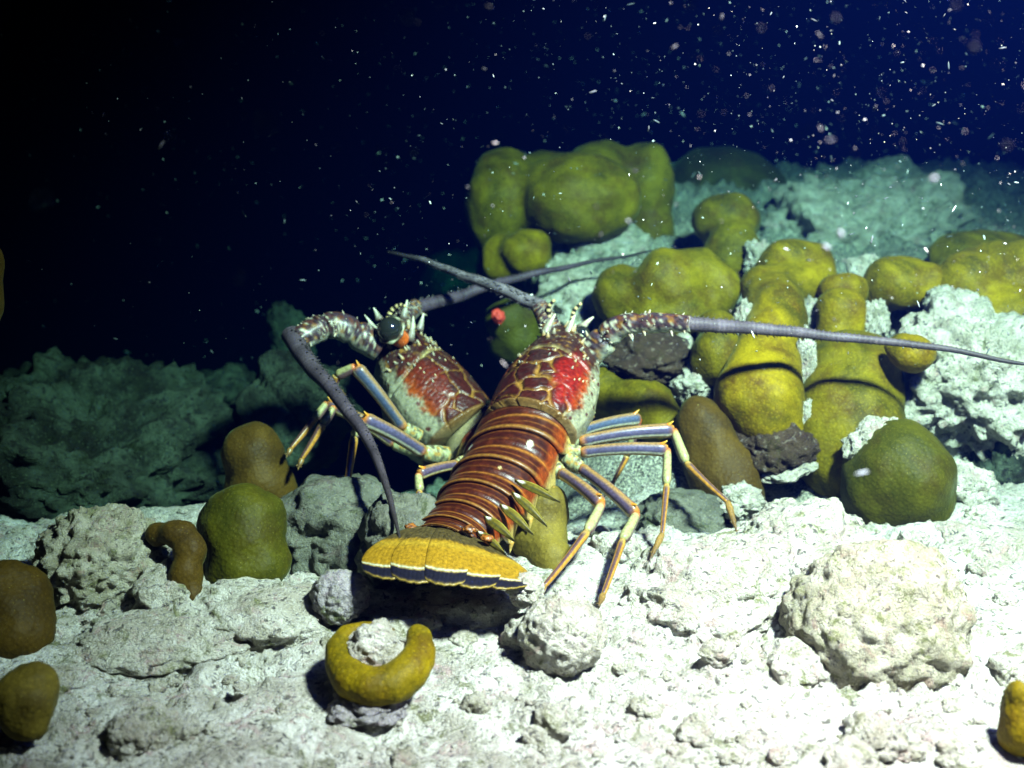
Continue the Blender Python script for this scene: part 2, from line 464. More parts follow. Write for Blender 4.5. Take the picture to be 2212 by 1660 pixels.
for x, y, z in zip(*scatter(5000, 0.42, 0.92)):
    r = 0.0009 * math.exp(rng.normal() * 0.45)
    p = gv * (1 + 0.35 * rng.normal(size=(len(gv), 1)) * .5) * r * np.array([1, rng.uniform(.5, 1), rng.uniform(.4, .8)])
    vs_.append(p + np.array([x, y, z])); fs_ += [[a + k0 for a in f] for f in gf]; k0 += len(gv)
tag(mesh_obj('gravel', np.vstack(vs_), fs_, MAT['pale']), 'pale gravel and shell grit strewn over the seabed', 'gravel', kind='stuff')

# ------------------------------------------------------------------ corals: lobes melted into one colony each
def fuse(verts, faces, voxel, smooth_it=10):
    me = bpy.data.meshes.new('tmp'); me.from_pydata(verts, [], faces); me.update()
    o = bpy.data.objects.new('tmp', me); COL.objects.link(o)
    r = o.modifiers.new('r', 'REMESH'); r.mode = 'VOXEL'; r.voxel_size = voxel
    s = o.modifiers.new('s', 'SMOOTH'); s.factor = 0.5; s.iterations = smooth_it
    dg = bpy.context.evaluated_depsgraph_get()
    ev = o.evaluated_get(dg); m2 = ev.to_mesh()
    n = len(m2.vertices); vv = np.empty(n * 3); m2.vertices.foreach_get('co', vv)
    ff = [list(p.vertices) for p in m2.polygons]
    ev.to_mesh_clear(); bpy.data.objects.remove(o); bpy.data.meshes.remove(me)
    return vv.reshape(-1, 3), ff

def coral(label, lobes, mat, seed=0, voxel=0.0042, smooth_it=12, name='coral_colony', bump=1.0, group=None, chain=False, grow=1.15):
    """lobes: (x, y, rx, ry, d[, depth radius in px])"""
    if chain:
        lobes = [tuple(np.array(a) * (1 - t) + np.array(b) * t) for a, b in zip(lobes[:-1], lobes[1:]) for t in (0, .33, .66)] + [lobes[-1]]
    allv, allf = [], []
    vv, ff = ico(3)
    c0 = V(*lobes[0][:2], lobes[0][4])
    for q, lb in enumerate(lobes):
        x, y, rx, ry, d = lb[:5]
        rx, ry = rx * grow, ry * grow
        dp = M(lb[5], d) if len(lb) > 5 else 0.5 * (M(rx, d) + M(ry, d))
        r = 1 + 0.10 * fbm(vv * 1.1 + seed * 3.7 + q * 5.1, 2)
        p = vv * r[:, None] * np.array([M(rx, d), dp, M(ry, d)]) + np.array(V(x, y, d) - c0)
        k0 = len(allv)
        allv += p.tolist(); allf += [[a + k0 for a in f] for f in ff]
    v2, f2 = fuse(allv, allf, voxel, smooth_it)
    nrm = np.zeros_like(v2)
    fa = np.array([f[:3] for f in f2])
    fn = np.cross(v2[fa[:, 1]] - v2[fa[:, 0]], v2[fa[:, 2]] - v2[fa[:, 0]])
    for c_ in range(3): np.add.at(nrm, fa[:, c_], fn)
    nrm /= np.linalg.norm(nrm, axis=1)[:, None] + 1e-12
    v2 = v2 + nrm * (bump * (0.0032 * fbm(v2 * 26 + seed * 2.3, 2) + 0.0004 * fbm(v2 * 240 + seed, 2)))[:, None]
    o = mesh_obj(name, v2, f2, MAT[mat]); o.location = c0
    return tag(o, label, 'coral', group)

coral('big brown-green lobed coral head on top of the reef', [(1090, 445, 82, 108, 1.36), (1250, 432, 122, 86, 1.32), (1300, 385, 85, 68, 1.40), (1385, 400, 66, 82, 1.40), (1180, 380, 75, 46, 1.38), (1400, 500, 50, 70, 1.40)], 'olive', 1)
coral('small ochre coral patch on the lower left of the coral head', [(1135, 545, 52, 42, 1.28), (1090, 560, 45, 48, 1.30), (1165, 525, 26, 26, 1.28)], 'mustard', 2)
coral('dim green coral mound behind the two-ball coral', [(1560, 420, 115, 92, 1.62), (1480, 500, 70, 70, 1.55)], 'green', 3)
coral('upright coral of two stacked balls below the dim green mound', [(1568, 478, 64, 54, 1.27), (1582, 545, 58, 54, 1.24), (1585, 600, 48, 60, 1.25)], 'olive', 4)
coral('broad humped coral just above the spiny antenna base', [(1340, 640, 54, 60, 1.14), (1440, 625, 70, 78, 1.12), (1498, 590, 62, 50, 1.13), (1550, 635, 44, 58, 1.13), (1450, 690, 90, 60, 1.12)], 'olive', 5)
coral('small coral lump under the antenna left of the bright column', [(1552, 765, 52, 62, 1.03), (1548, 715, 40, 40, 1.05)], 'olive', 6)
coral('tall hooked coral column with a bright yellow lower bulge', [(1718, 572, 76, 48, 1.15), (1765, 615, 34, 55, 1.14), (1662, 625, 58, 46, 1.11), (1678, 690, 54, 70, 1.06), (1658, 770, 66, 70, 1.02), (1640, 860, 84, 82, 0.985), (1665, 930, 74, 75, 0.99)], 'mustard', 7, chain=True)
coral('wide straight coral column crossed by the antenna shadow', [(1845, 770, 86, 50, 1.03), (1838, 820, 96, 70, 1.01), (1832, 900, 100, 90, 0.99), (1822, 990, 92, 90, 0.985)], 'olive', 8, chain=True)
coral('small ball coral on top of the wide column above the antenna', [(1816, 672, 52, 46, 1.06), (1822, 628, 46, 38, 1.10), (1815, 715, 50, 40, 1.06)], 'mustard', 9)
coral('pale yellow loaf-shaped coral between ball coral and right edge', [(1950, 612, 72, 52, 1.12), (2000, 618, 40, 50, 1.11), (1905, 630, 36, 46, 1.13)], 'mustard', 10)
coral('large ring-shaped yellow coral at the right edge', [(2090, 610, 64, 58, 1.10), (2150, 575, 85, 46, 1.12), (2215, 600, 60, 75, 1.10), (2175, 670, 80, 46, 1.08), (2230, 690, 70, 60, 1.08)], 'mustard', 11)
coral('pale dome coral behind the ring-shaped coral', [(2130, 545, 105, 42, 1.22), (2060, 560, 50, 40, 1.22)], 'olive', 12)
coral('small ochre coral nub just under the antenna at the pale rock', [(1972, 765, 46, 36, 0.955), (1945, 750, 30, 30, 0.96)], 'mustard', 13)
coral('squat green coral dome behind the big boulder', [(1940, 1030, 100, 112, 0.92), (1990, 1080, 66, 84, 0.92), (1890, 1060, 62, 80, 0.92)], 'green', 14)
coral('slanting dark brown coral column right of the legs', [(1508, 920, 46, 60, 0.985), (1540, 990, 60, 70, 0.98), (1580, 1060, 68, 70, 0.97)], 'brown', 15, chain=True)
coral('yellow-green coral behind the front lobster right flank', [(1385, 868, 70, 46, 1.03), (1305, 850, 50, 50, 1.05), (1420, 905, 50, 50, 1.03)], 'olive', 16)
coral('lumpy tan coral under the front lobster tail', [(1165, 1100, 62, 56, 0.855), (1160, 1165, 66, 60, 0.845), (1190, 1215, 50, 60, 0.83), (1208, 1270, 34, 44, 0.81)], 'tan', 17, voxel=0.0032, grow=1.0)
coral('tall dark green coral left of the rear lobster', [(525, 1150, 84, 90, 0.80), (540, 1225, 84, 72, 0.79)], 'green', 18, bump=1.8)
coral('blurry brown-green coral knob above the tall dark green coral', [(545, 985, 62, 66, 0.93), (560, 1060, 70, 70, 0.93)], 'brown', 19)
rock('reef_rock', 'dark shadowed rock behind the sweeping antenna', 640, 890, 120, 120, 1.16, 'dark', None, 5, 1.0, 43)  # rock for the shadowed coral mass; its shade is in the colour
coral('curled brown coral finger on a pale stone', [(345, 1155, 26, 22, 0.775), (385, 1150, 34, 26, 0.77), (412, 1190, 30, 36, 0.765), (400, 1245, 36, 38, 0.76), (420, 1290, 22, 30, 0.755)], 'brown', 21, voxel=0.0028, smooth_it=5)
coral('brown dome coral cut by the left edge', [(5, 1310, 92, 96, 0.72), (40, 1360, 76, 66, 0.71)], 'brown', 22, bump=1.8)
coral('brownish coral ball with a groove in the bottom left corner', [(66, 1510, 60, 64, 0.605), (60, 1565, 44, 42, 0.60)], 'tan', 23, voxel=0.003, bump=1.8)
coral('yellow coral nub at the bottom right edge', [(2195, 1520, 32, 56, 0.60), (2215, 1570, 40, 60, 0.60)], 'mustard', 24, voxel=0.003, bump=1.8)
coral('brown coral pillar at the far left edge above the mound', [(-36, 565, 38, 56, 0.75), (-34, 640, 38, 70, 0.75), (-44, 720, 34, 60, 0.75), (-90, 830, 60, 120, 0.76), (-150, 1000, 100, 150, 0.78), (-175, 1190, 115, 150, 0.78)], 'brown', 25)
WEDGED = [(1612, 712, 26, 60, 1.06, 'crusty stone wedged between the humped coral and the hooked column'), (1742, 800, 20, 90, 1.00, 'tall crusty sliver wedged between the bright column and the wide column'),
 (1745, 920, 22, 60, .975, 'crusty stone wedged low between the bright column and the wide column'), (1890, 700, 30, 50, 1.05, 'crusty stone wedged between ball coral and pale encrusted rock'),
 (1752, 690, 24, 46, 1.09, 'crusty stone wedged between hooked column and ball coral'), (1500, 835, 44, 40, 1.04, 'crusty stone wedged under the small coral lump beneath the antenna'),
 (1470, 770, 40, 46, 1.07, 'crusty stone wedged left of the small coral lump beneath the antenna'), (1640, 560, 30, 40, 1.20, 'crusty stone wedged between the two-ball coral and the hooked column'),
 (1868, 590, 40, 40, 1.17, 'crusty stone wedged between ball coral and loaf-shaped coral'), (2035, 655, 36, 36, 1.07, 'crusty stone wedged between loaf-shaped coral and ring-shaped coral'),
 (1230, 600, 60, 44, 1.29, 'crusty stone wedged under the right side of the ochre coral patch'), (1600, 1085, 50, 34, .93, 'crusty stone wedged at the foot of the dark brown column')]
for q, (x, y, rx, ry, d, lab) in enumerate(WEDGED):
    rock('reef_rock', lab, x, y, rx, ry, d, 'crust', None, 5, 1.6, 60 + q, 0.1)
# coral ring wrapped round a pale stone in the foreground
ringpts = [(905, 1378, 31), (906, 1412, 36), (886, 1452, 42), (845, 1480, 44), (800, 1486, 44), (758, 1466, 40), (733, 1432, 33), (728, 1400, 28), (745, 1368, 18), (785, 1352, 13), (830, 1352, 12), (856, 1368, 12)]
lob = []
for (a, b) in zip(ringpts[:-1], ringpts[1:]):
    for t in (0, 0.33, 0.66):
        x, y, r = (a[i] * (1 - t) + b[i] * t for i in range(3))
        lob.append((x, y, r, r, 0.652 - (y - 1430) * 0.00030))
coral('mustard yellow coral ring wrapped round a white stone', lob, 'mustard', 26, voxel=0.0024, smooth_it=6, bump=0.5, name='coral_ring', grow=1.0)
rock('rock', 'white pitted stone inside the yellow coral ring', 808, 1408, 66, 58, 0.662, 'pale', None, 5, 0.8, 40)
rock('rock', 'dark base stone under the yellow coral ring', 798, 1512, 84, 36, 0.648, 'mauve', None, 5, 0.8, 41)

coral('dim ochre coral knob under the red sponge crust', [(1128, 678, 55, 38, 1.20), (1085, 690, 36, 34, 1.19), (1120, 730, 60, 50, 1.21)], 'green', 27)
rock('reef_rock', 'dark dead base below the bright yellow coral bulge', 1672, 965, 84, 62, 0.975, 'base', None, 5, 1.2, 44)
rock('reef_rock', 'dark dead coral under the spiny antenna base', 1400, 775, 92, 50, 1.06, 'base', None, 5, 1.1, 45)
sp = rock('red_sponge', 'small red sponge crust on the rock behind the front lobster head', 1076, 684, 14, 16, 1.155, 'sponge', None, 4, 1.5, 42, cat='sponge')

# ------------------------------------------------------------------ lobsters
def catmull(P, n):
    P = np.asarray([list(p) for p in P], float)
    Q = np.vstack([2 * P[0] - P[1], P, 2 * P[-1] - P[-2]])
    seg = len(P) - 1
    ts = np.linspace(0, seg, n)
    out = []
    for t in ts:
        i = min(int(t), seg - 1); f = t - i
        p0, p1, p2, p3 = Q[i], Q[i + 1], Q[i + 2], Q[i + 3]
        out.append(0.5 * (2 * p1 + (p2 - p0) * f + (2 * p0 - 5 * p1 + 4 * p2 - p3) * f * f + (3 * p1 - p0 - 3 * p2 + p3) * f ** 3))
    return np.array(out)

def unit(a):
    return a / (np.linalg.norm(a, axis=-1, keepdims=True) + 1e-12)

def frames(path, up):
    t = unit(np.gradient(path, axis=0))
    up = np.asarray(up, float)
    if up.ndim == 1: up = np.tile(up, (len(path), 1))
    u = up - (t * up).sum(1)[:, None] * t
    u = unit(u)
    s = np.cross(t, u)          # right-hand side when the path runs forward
    return t, u, s

def grid_faces(n, m, close):
    f = []
    for i in range(n - 1):
        for j in range(m if close else m - 1):
            k = (j + 1) % m
            f.append([i * m + j, i * m + k, (i + 1) * m + k, (i + 1) * m + j])
    return f

class Bag:
    def __init__(s): s.v = []; s.f = []; s.c = []; s.n = 0
    def add(s, v, f, c):
        v = np.asarray(v, float); c = np.asarray(c, float)
        if c.ndim == 1: c = np.tile(c, (len(v), 1))
        s.v.append(v); s.c.append(c); s.f += [[a + s.n for a in q] for q in f]; s.n += len(v)
    def tube(s, path, rad, col, up=(0, 0, 1), m=14, flat=1.0, cap=True):
        """col: array (n,3) or function(i/n array, angle array) -> (n,m,3)"""
        path = np.asarray(path, float); n = len(path)
        t, u, sd = frames(path, up)
        a = np.linspace(-math.pi, math.pi, m, endpoint=False)
        rad = np.broadcast_to(rad, (n,))
        P = path[:, None, :] + rad[:, None, None] * (np.cos(a)[None, :, None] * u[:, None, :] + flat * np.sin(a)[None, :, None] * sd[:, None, :])
        C = col(np.linspace(0, 1, n)[:, None] + 0 * a[None, :], 0 * rad[:, None] + a[None, :]) if callable(col) else np.repeat(np.asarray(col)[:, None, :], m, 1)
        f = grid_faces(n, m, True)
        v = P.reshape(-1, 3); c = C.reshape(-1, 3)
        if cap:
            v = np.vstack([v, path[0], path[-1]]); c = np.vstack([c, C[0, 0], C[-1, 0]])
            f += [[(j + 1) % m, j, n * m] for j in range(m)] + [[(n - 1) * m + j, (n - 1) * m + (j + 1) % m, n * m + 1] for j in range(m)]
        s.add(v, f, c)
    def cone(s, base, dirn, length, rad, c0, c1, bend=None):
        base = np.asarray(base, float); dirn = unit(np.asarray(dirn, float))
        ts = np.linspace(0, 1, 6)
        path = base + dirn * length * ts[:, None]
        if bend is not None: path = path + np.asarray(bend, float)[None, :] * (ts ** 2)[:, None]
        c = np.asarray(c0)[None, :] * (1 - ts[:, None]) + np.asarray(c1)[None, :] * ts[:, None]
        s.tube(path, rad * (1 - ts * 0.88), c, up=(0.31, 0.2, 0.93) if abs(dirn[2]) < .9 else (1, 0, 0), m=7)
    def build(s, name, mat, root, parent=None, smooth=True):
        v = np.vstack(s.v) - np.array(root.location)
        o = mesh_obj(name, v, s.f, MAT[mat], cols=np.vstack(s.c), smooth=smooth)
        o.parent = parent or root
        return o

def lerp(a, b, t):
    return np.asarray(a) * (1 - t)[..., None] + np.asarray(b) * t[..., None]

MAROON = (0.060, 0.010, 0.006); PURPLE = (0.060, 0.026, 0.022); GOLD = (0.40, 0.20, 0.035); CREAM = (0.80, 0.74, 0.52)
PALE = (0.40, 0.39, 0.26); RED = (0.30, 0.008, 0.003); ORANGE = (0.62, 0.11, 0.008); VIOLET = (0.095, 0.068, 0.120); BLUE = (0.075, 0.105, 0.185)

def carapace_cols(u, a, seed, red):
    """u: 0 at the rear rim, 1 at the head; a: angle from the back ridge"""
    n = u.size
    uf, af = u.ravel(), np.abs(a.ravel()); sg = np.sign(a.ravel())
    P = np.stack([uf * 5.2, a.ravel() * 2.1, np.full(n, seed * 9.7)], 1)
    P += 0.25 * np.stack([noise3(P * 1.7), noise3(P * 1.7 + 31), 0 * uf], 1)
    P[:, 2] = seed * 9.7
    f1, f2, _ = worley(P)
    fine = fbm(np.stack([uf * 40, a.ravel() * 16, np.full(n, seed)], 1), 3)
    mid = fbm(np.stack([uf * 9, a.ravel() * 4, np.full(n, seed + 3.0)], 1), 3)
    c = lerp(MAROON, PURPLE, sstep(-0.3, 0.5, mid + (uf - 0.5) * 1.2))
    c = c * (1 + 0.35 * fine)[:, None]
    line = (1 - sstep(0.03, 0.11, f2 - f1)) * (1 - sstep(0.58, 0.66, uf)) * (1 - sstep(1.1, 1.5, af))
    c = lerp(c, GOLD, line * 0.85)
    # groove across the back and marks of the head
    gv = np.exp(-((uf - 0.60 - 0.05 * np.cos(af * 2)) / 0.018) ** 2)
    c = lerp(c, (0.62, 0.50, 0.20), gv * 0.8 * (0.4 + 0.6 * sstep(-0.2, 0.3, mid)))
    spots = sstep(0.25, 0.6, fbm(np.stack([uf * 16, a.ravel() * 6, np.full(n, seed + 8.0)], 1), 2)) * sstep(0.62, 0.72, uf)
    c = lerp(c, GOLD, spots * 0.75)
    sp2, _, _ = worley(np.stack([uf * 24, a.ravel() * 9, np.full(n, seed + 2.0)], 1))
    c = lerp(c, (0.62, 0.56, 0.38), (1 - sstep(.16, .26, sp2)) * sstep(.55, .8, uf) * .8)
    # red flank patch
    e = ((uf - 0.36) / 0.30) ** 2 + ((af - 0.98) / 0.42) ** 2 + 0.45 * mid + 0.2 * fine
    patch = 1 - sstep(0.35, 1.35, e)
    rc = lerp(red, ORANGE, sstep(1.02, 1.32, af) * 0.7)
    c = lerp(c, rc * (1 + .5 * fine)[:, None], patch * 0.92)
    # pale lower flank
    low = sstep(1.20, 1.40, af + 0.12 * mid + 0.08 * fine - 0.12 * sstep(0.55, 0.8, uf)) * (1 - 0.6 * sstep(0.72, 0.86, uf))
    c = lerp(c, PALE, low)
    d1, _, _ = worley(np.stack([uf * 11, a.ravel() * 4.6, np.full(n, seed * 3.1)], 1))
    dots = (1 - sstep(0.16, 0.24, d1)) * sstep(1.05, 1.25, af) * (1 - sstep(0.74, 0.8, uf))
    c = lerp(c, (0.10, 0.015, 0.01), dots * 0.95)
    d2, _, _ = worley(np.stack([uf * 46, a.ravel() * 19, np.full(n, seed * 1.1)], 1))
    fd = (1 - sstep(0.22, 0.34, d2)) * sstep(1.50, 1.80, af) * (1 - sstep(2.25, 2.4, af))
    c = lerp(c, (0.13, 0.14, 0.06), fd * 0.8)
    rim = np.exp(-((af - 2.38) / 0.05) ** 2)
    c = lerp(c, (0.12, 0.13, 0.07), rim * 0.7)
    rear = 1 - sstep(0.012, 0.035, uf)
    c = lerp(c, (0.24, 0.13, 0.035), rear * 0.8)
    groove = -(0.05 * line * (1 - .8 * patch) + 0.05 * gv * (af < 1.7)) + 0.008 * fine + 0.03 * rear + 0.05 * np.exp(-((af - 2.30) / 0.12) ** 2)
    return np.clip(c, 0, 1), groove

def make_carapace(root, d_rear, d_front, up, hw, hh, seed, red=RED, spine_n=52):
    n, m = 150, 220
    path = catmull([d_rear, Vector(d_rear).lerp(Vector(d_front), 0.5) + Vector(up) * 0.006, d_front], n)
    t, u, s = frames(path, up)
    ss = np.linspace(0, 1, n)
    w = np.interp(ss, [0, .12, .35, .6, .8, .93, 1], np.array([.88, .96, 1, .95, .82, .68, .52]) * hw)
    h = np.interp(ss, [0, .12, .35, .6, .8, .93, 1], np.array([.90, .97, 1, .94, .82, .68, .50]) * hh)
    a = np.linspace(-math.pi, math.pi, m, endpoint=False)
    uu, aa = np.meshgrid(ss, a, indexing='ij')
    cols, relief = carapace_cols(uu, aa, seed, red)
    R = 1 + relief.reshape(n, m)
    sn, cs = np.sin(aa), np.cos(aa)
    X = np.sign(sn) * np.abs(sn) ** 0.92 * w[:, None] * R * np.where(cs < 0, 1 - 0.28 * np.abs(cs), 1)
    Z = np.where(cs > 0, cs ** 1.0, 0.80 * cs) * h[:, None] * R
    cen = path - u * h[:, None]
    Vx = cen[:, None, :] + X[..., None] * s[:, None, :] + Z[..., None] * u[:, None, :]
    b = Bag(); v = Vx.reshape(-1, 3); f = grid_faces(n, m, True)
    v = np.vstack([v, cen[0] + t[0] * 0.007, cen[-1] + t[-1] * 0.004]); c = np.vstack([cols, (0.20, 0.16, 0.08), PURPLE])
    f += [[(j + 1) % m, j, n * m] for j in range(m)] + [[(n - 1) * m + j, (n - 1) * m + (j + 1) % m, n * m + 1] for j in range(m)]
    b.add(v, f, c)
    r2 = np.random.default_rng(seed)
    for q in range(spine_n):          # forward-leaning spines, larger towards the head
        su = r2.uniform(0.25, 0.99) ** 0.8; an = r2.uniform(-1.45, 1.45)
        i = int(su * (n - 1)); j = int((an + math.pi) / (2 * math.pi) * m)
        p = Vx[i, j]; nr = unit(X[i, j] * s[i] / w[i] ** 1 + Z[i, j] * u[i] / h[i])
        L = (0.002 + 0.0065 * su ** 3) * r2.uniform(0.6, 1.4)
        b.cone(p - nr * 0.001, nr + 0.9 * t[i], L, 0.0013 + 0.0016 * su ** 2, GOLD if r2.random() < .6 else PURPLE, CREAM)
    o = b.build('carapace', 'shell', root)
    return o, path, (t, u, s), w, h, cen

def make_tail(root, dorsal, hw0, hw1, nseg, up, spots=(1, 5), tint=(1, 1, 1), side_spots=True):
    n = nseg * 24
    path = catmull(dorsal, n + 1)
    up = np.asarray(up, float)
    if up.ndim == 2: up = up[0] + (up[1] - up[0]) * np.clip(np.linspace(0, 2.2, n + 1), 0, 1)[:, None]
    t, u, s0 = frames(path, up)
    s = -s0                                   # the path runs backwards, keep the animal's own right
    hw = np.linspace(hw0, hw1, n + 1); hh = hw * 0.80
    cen = path - u * hh[:, None]
    # soft body under the plates
    b = Bag(); b.tube(cen - u * 0.002, hw * 0.70, np.tile(np.array((0.42, 0.36, 0.20)), (n + 1, 1)), up=up, m=28, flat=1.18)
    body = b.build('body', 'limb', root)
    m = 121
    a = np.linspace(-2.0, 2.0, m)
    plates = []
    for k in range(nseg):
        i0, i1 = k * 24, (k + 1) * 24
        ext = 5 if k < nseg - 1 else 2
        idx = np.clip(np.arange(i0 - 3, i1 + ext), 0, n)
        l = np.linspace(0, 1, len(idx))
        prof = np.interp(l, [0, .14, .30, .52, .58, .64, .93, .98, 1], [.92, .96, .985, 1.0, .962, .99, 1.06, 1.065, 1.035])
        L, A = np.meshgrid(l, a, indexing='ij')
        P3 = np.stack([L.ravel() * 3 + k * 7, A.ravel() * 3, 0 * L.ravel() + nseg], 1)
        nz = fbm(P3 * 1.5, 3).reshape(L.shape); nf = fbm(P3 * 9, 2).reshape(L.shape)
        aA = np.abs(A)
        c = lerp((0.050, 0.008, 0.003), (0.092, 0.016, 0.004), sstep(-.5, .6, nz))
        c = c * (1 + .25 * nf)[..., None]
        c = lerp(c, (0.045, 0.007, 0.004), 0.7 * np.exp(-((L - .30) / .12) ** 2))
        c = lerp(c, (0.52, 0.20, 0.03), np.exp(-((L - .60 - .05 * np.cos(A)) / .032) ** 2) * (0.65 + 0.30 * sstep(.2, 1.1, aA)))
        c = lerp(c, (0.48, 0.22, 0.035), np.exp(-((L - .955) / .022) ** 2) * 0.85)
        for lx, st_ in ((.22, .35), (.40, .45), (.78, .45)):
            c = lerp(c, (0.40, 0.13, 0.02), np.exp(-((L - lx - .04 * np.cos(A) - .01 * nz) / .014) ** 2) * st_)
        flank = sstep(1.05, 1.45, aA + .12 * nz)
        c = lerp(c, (0.50, 0.075, 0.006), flank * (0.45 + .4 * sstep(-.3, .4, nf)))
        c = lerp(c, (0.66, 0.48, 0.14), sstep(1.50, 1.72, aA + .10 * nf))
        if k in spots:
            for sg in (-1, 1):
                e = np.hypot((L - .45) * (hw[i0] * 1.1), (A - sg * 0.72) * hw[i0])
                c = lerp(c, (0.90, 0.86, 0.66), 1 - sstep(.0026, .0036, e))
        e = np.hypot((L - .42) * hw[i0], (A - .36) * hw[i0])
        if k in (2, 0): c = lerp(c, (0.85, 0.65, 0.30), 1 - sstep(.0010, .0018, e))
        c = c * np.array(tint)
        # side lappet: pulled down and back into a point
        tipw = sstep(1.45, 2.0, aA)
        ii = idx
        rr = prof[:, None] + 0 * A
        X = np.sin(np.clip(A, -1.75, 1.75)) * hw[ii][:, None] * rr
        Z = np.cos(A) * hh[ii][:, None] * rr - tipw * 0.006
        squeeze = tipw * 0.85
        mid_i = 0.62 * (len(ii) - 1)
        base = cen[ii]
        Vx = base[:, None, :] + X[..., None] * s[ii][:, None, :] + Z[..., None] * u[ii][:, None, :]
        mid = Vx[int(mid_i)][None]
        Vx = Vx * (1 - squeeze)[..., None] + mid * squeeze[..., None]
        out = Vx.reshape(-1, 3)
        f = grid_faces(len(ii), m, False)
        inner = (cen[ii][:, None, :] + (Vx - cen[ii][:, None, :]) * 0.955).reshape(-1, 3)
        nn = len(out); n_r = len(ii)
        f2 = [[x + nn for x in reversed(q)] for q in f]
        edge = [j for j in range(m)] + [i * m + m - 1 for i in range(1, n_r)] + [(n_r - 1) * m + j for j in range(m - 2, -1, -1)] + [i * m for i in range(n_r - 2, 0, -1)]
        f3 = [[edge[(q + 1) % len(edge)], edge[q], edge[q] + nn, edge[(q + 1) % len(edge)] + nn] for q in range(len(edge))]
        b = Bag(); b.add(np.vstack([out, inner]), f + f2 + f3, np.vstack([c.reshape(-1, 3)] * 2))
        for sg in (0, m - 1):                   # point of the lappet
            p = Vx[int(mid_i), sg]
            b.cone(p + u[ii[0]] * 0.004, -u[ii[0]] * 0.8 + t[ii[0]] * 0.8, 0.009, 0.0026, (0.66, 0.34, 0.05), (0.75, 0.60, 0.20))
        plates.append(b.build('tail_plate', 'shell', root))
    return body, path, (t, u, s), cen

def leg_cols(kind):
    core = {'violet': VIOLET, 'blue': BLUE, 'mix': (0.095, 0.085, 0.165)}[kind]
    def merus(t, a):
        aa = np.abs(a)
        c = lerp(core, np.asarray(core) * 0.8, 0.5 + 0.5 * np.sin(t * 7))
        pale_tone = (0.58, 0.50, 0.24) if kind == 'violet' else (0.58, 0.58, 0.44)
        c = lerp(c, (0.34, 0.19, 0.035), (1 - sstep(0.25, 0.5, aa)) * 0.85)
        c = lerp(c, pale_tone, sstep(1.56, 1.64, aa)); c = lerp(c, (0.40, 0.22, 0.03), sstep(1.95, 2.1, aa))
        c = lerp(c, np.asarray(core) * 0.5, np.exp(-((aa - 1.44) / .08) ** 2) * .8)
        c = lerp(c, (0.60, 0.22, 0.02), np.maximum(1 - sstep(.0, .08, t), sstep(.95, .99, t)) * .85)
        return c
    def carp(t, a):
        aa = np.abs(a)
        c = lerp((0.36, 0.36, 0.16), (0.14, 0.08, 0.09), sstep(.9, 1.3, aa))
        return lerp(c, ORANGE, (1 - sstep(.0, .18, t)) * .8)
    def prop(t, a):
        aa = np.abs(a)
        c = lerp((0.46, 0.22, 0.03), (0.085, 0.045, 0.055), sstep(.45, .7, np.abs(aa - 1.0)))
        c = lerp(c, (0.60, 0.56, 0.34), sstep(2.3, 2.6, aa))
        return lerp(c, (0.45, 0.30, 0.08), 1 - sstep(0, .12, t))
    def dact(t, a):
        return lerp((0.32, 0.19, 0.05), (0.10, 0.055, 0.02), t)
    def coxa(t, a):
        nn = fbm(np.stack([t.ravel() * 5, a.ravel() * 2.4, 0 * t.ravel() + 4.4], 1), 3).reshape(t.shape)
        return lerp(lerp((0.34, 0.37, 0.20), (0.44, 0.25, 0.04), sstep(0, .5, nn)), (0.10, 0.09, 0.05), sstep(.15, .45, -nn))
    return coxa, merus, carp, prop, dact

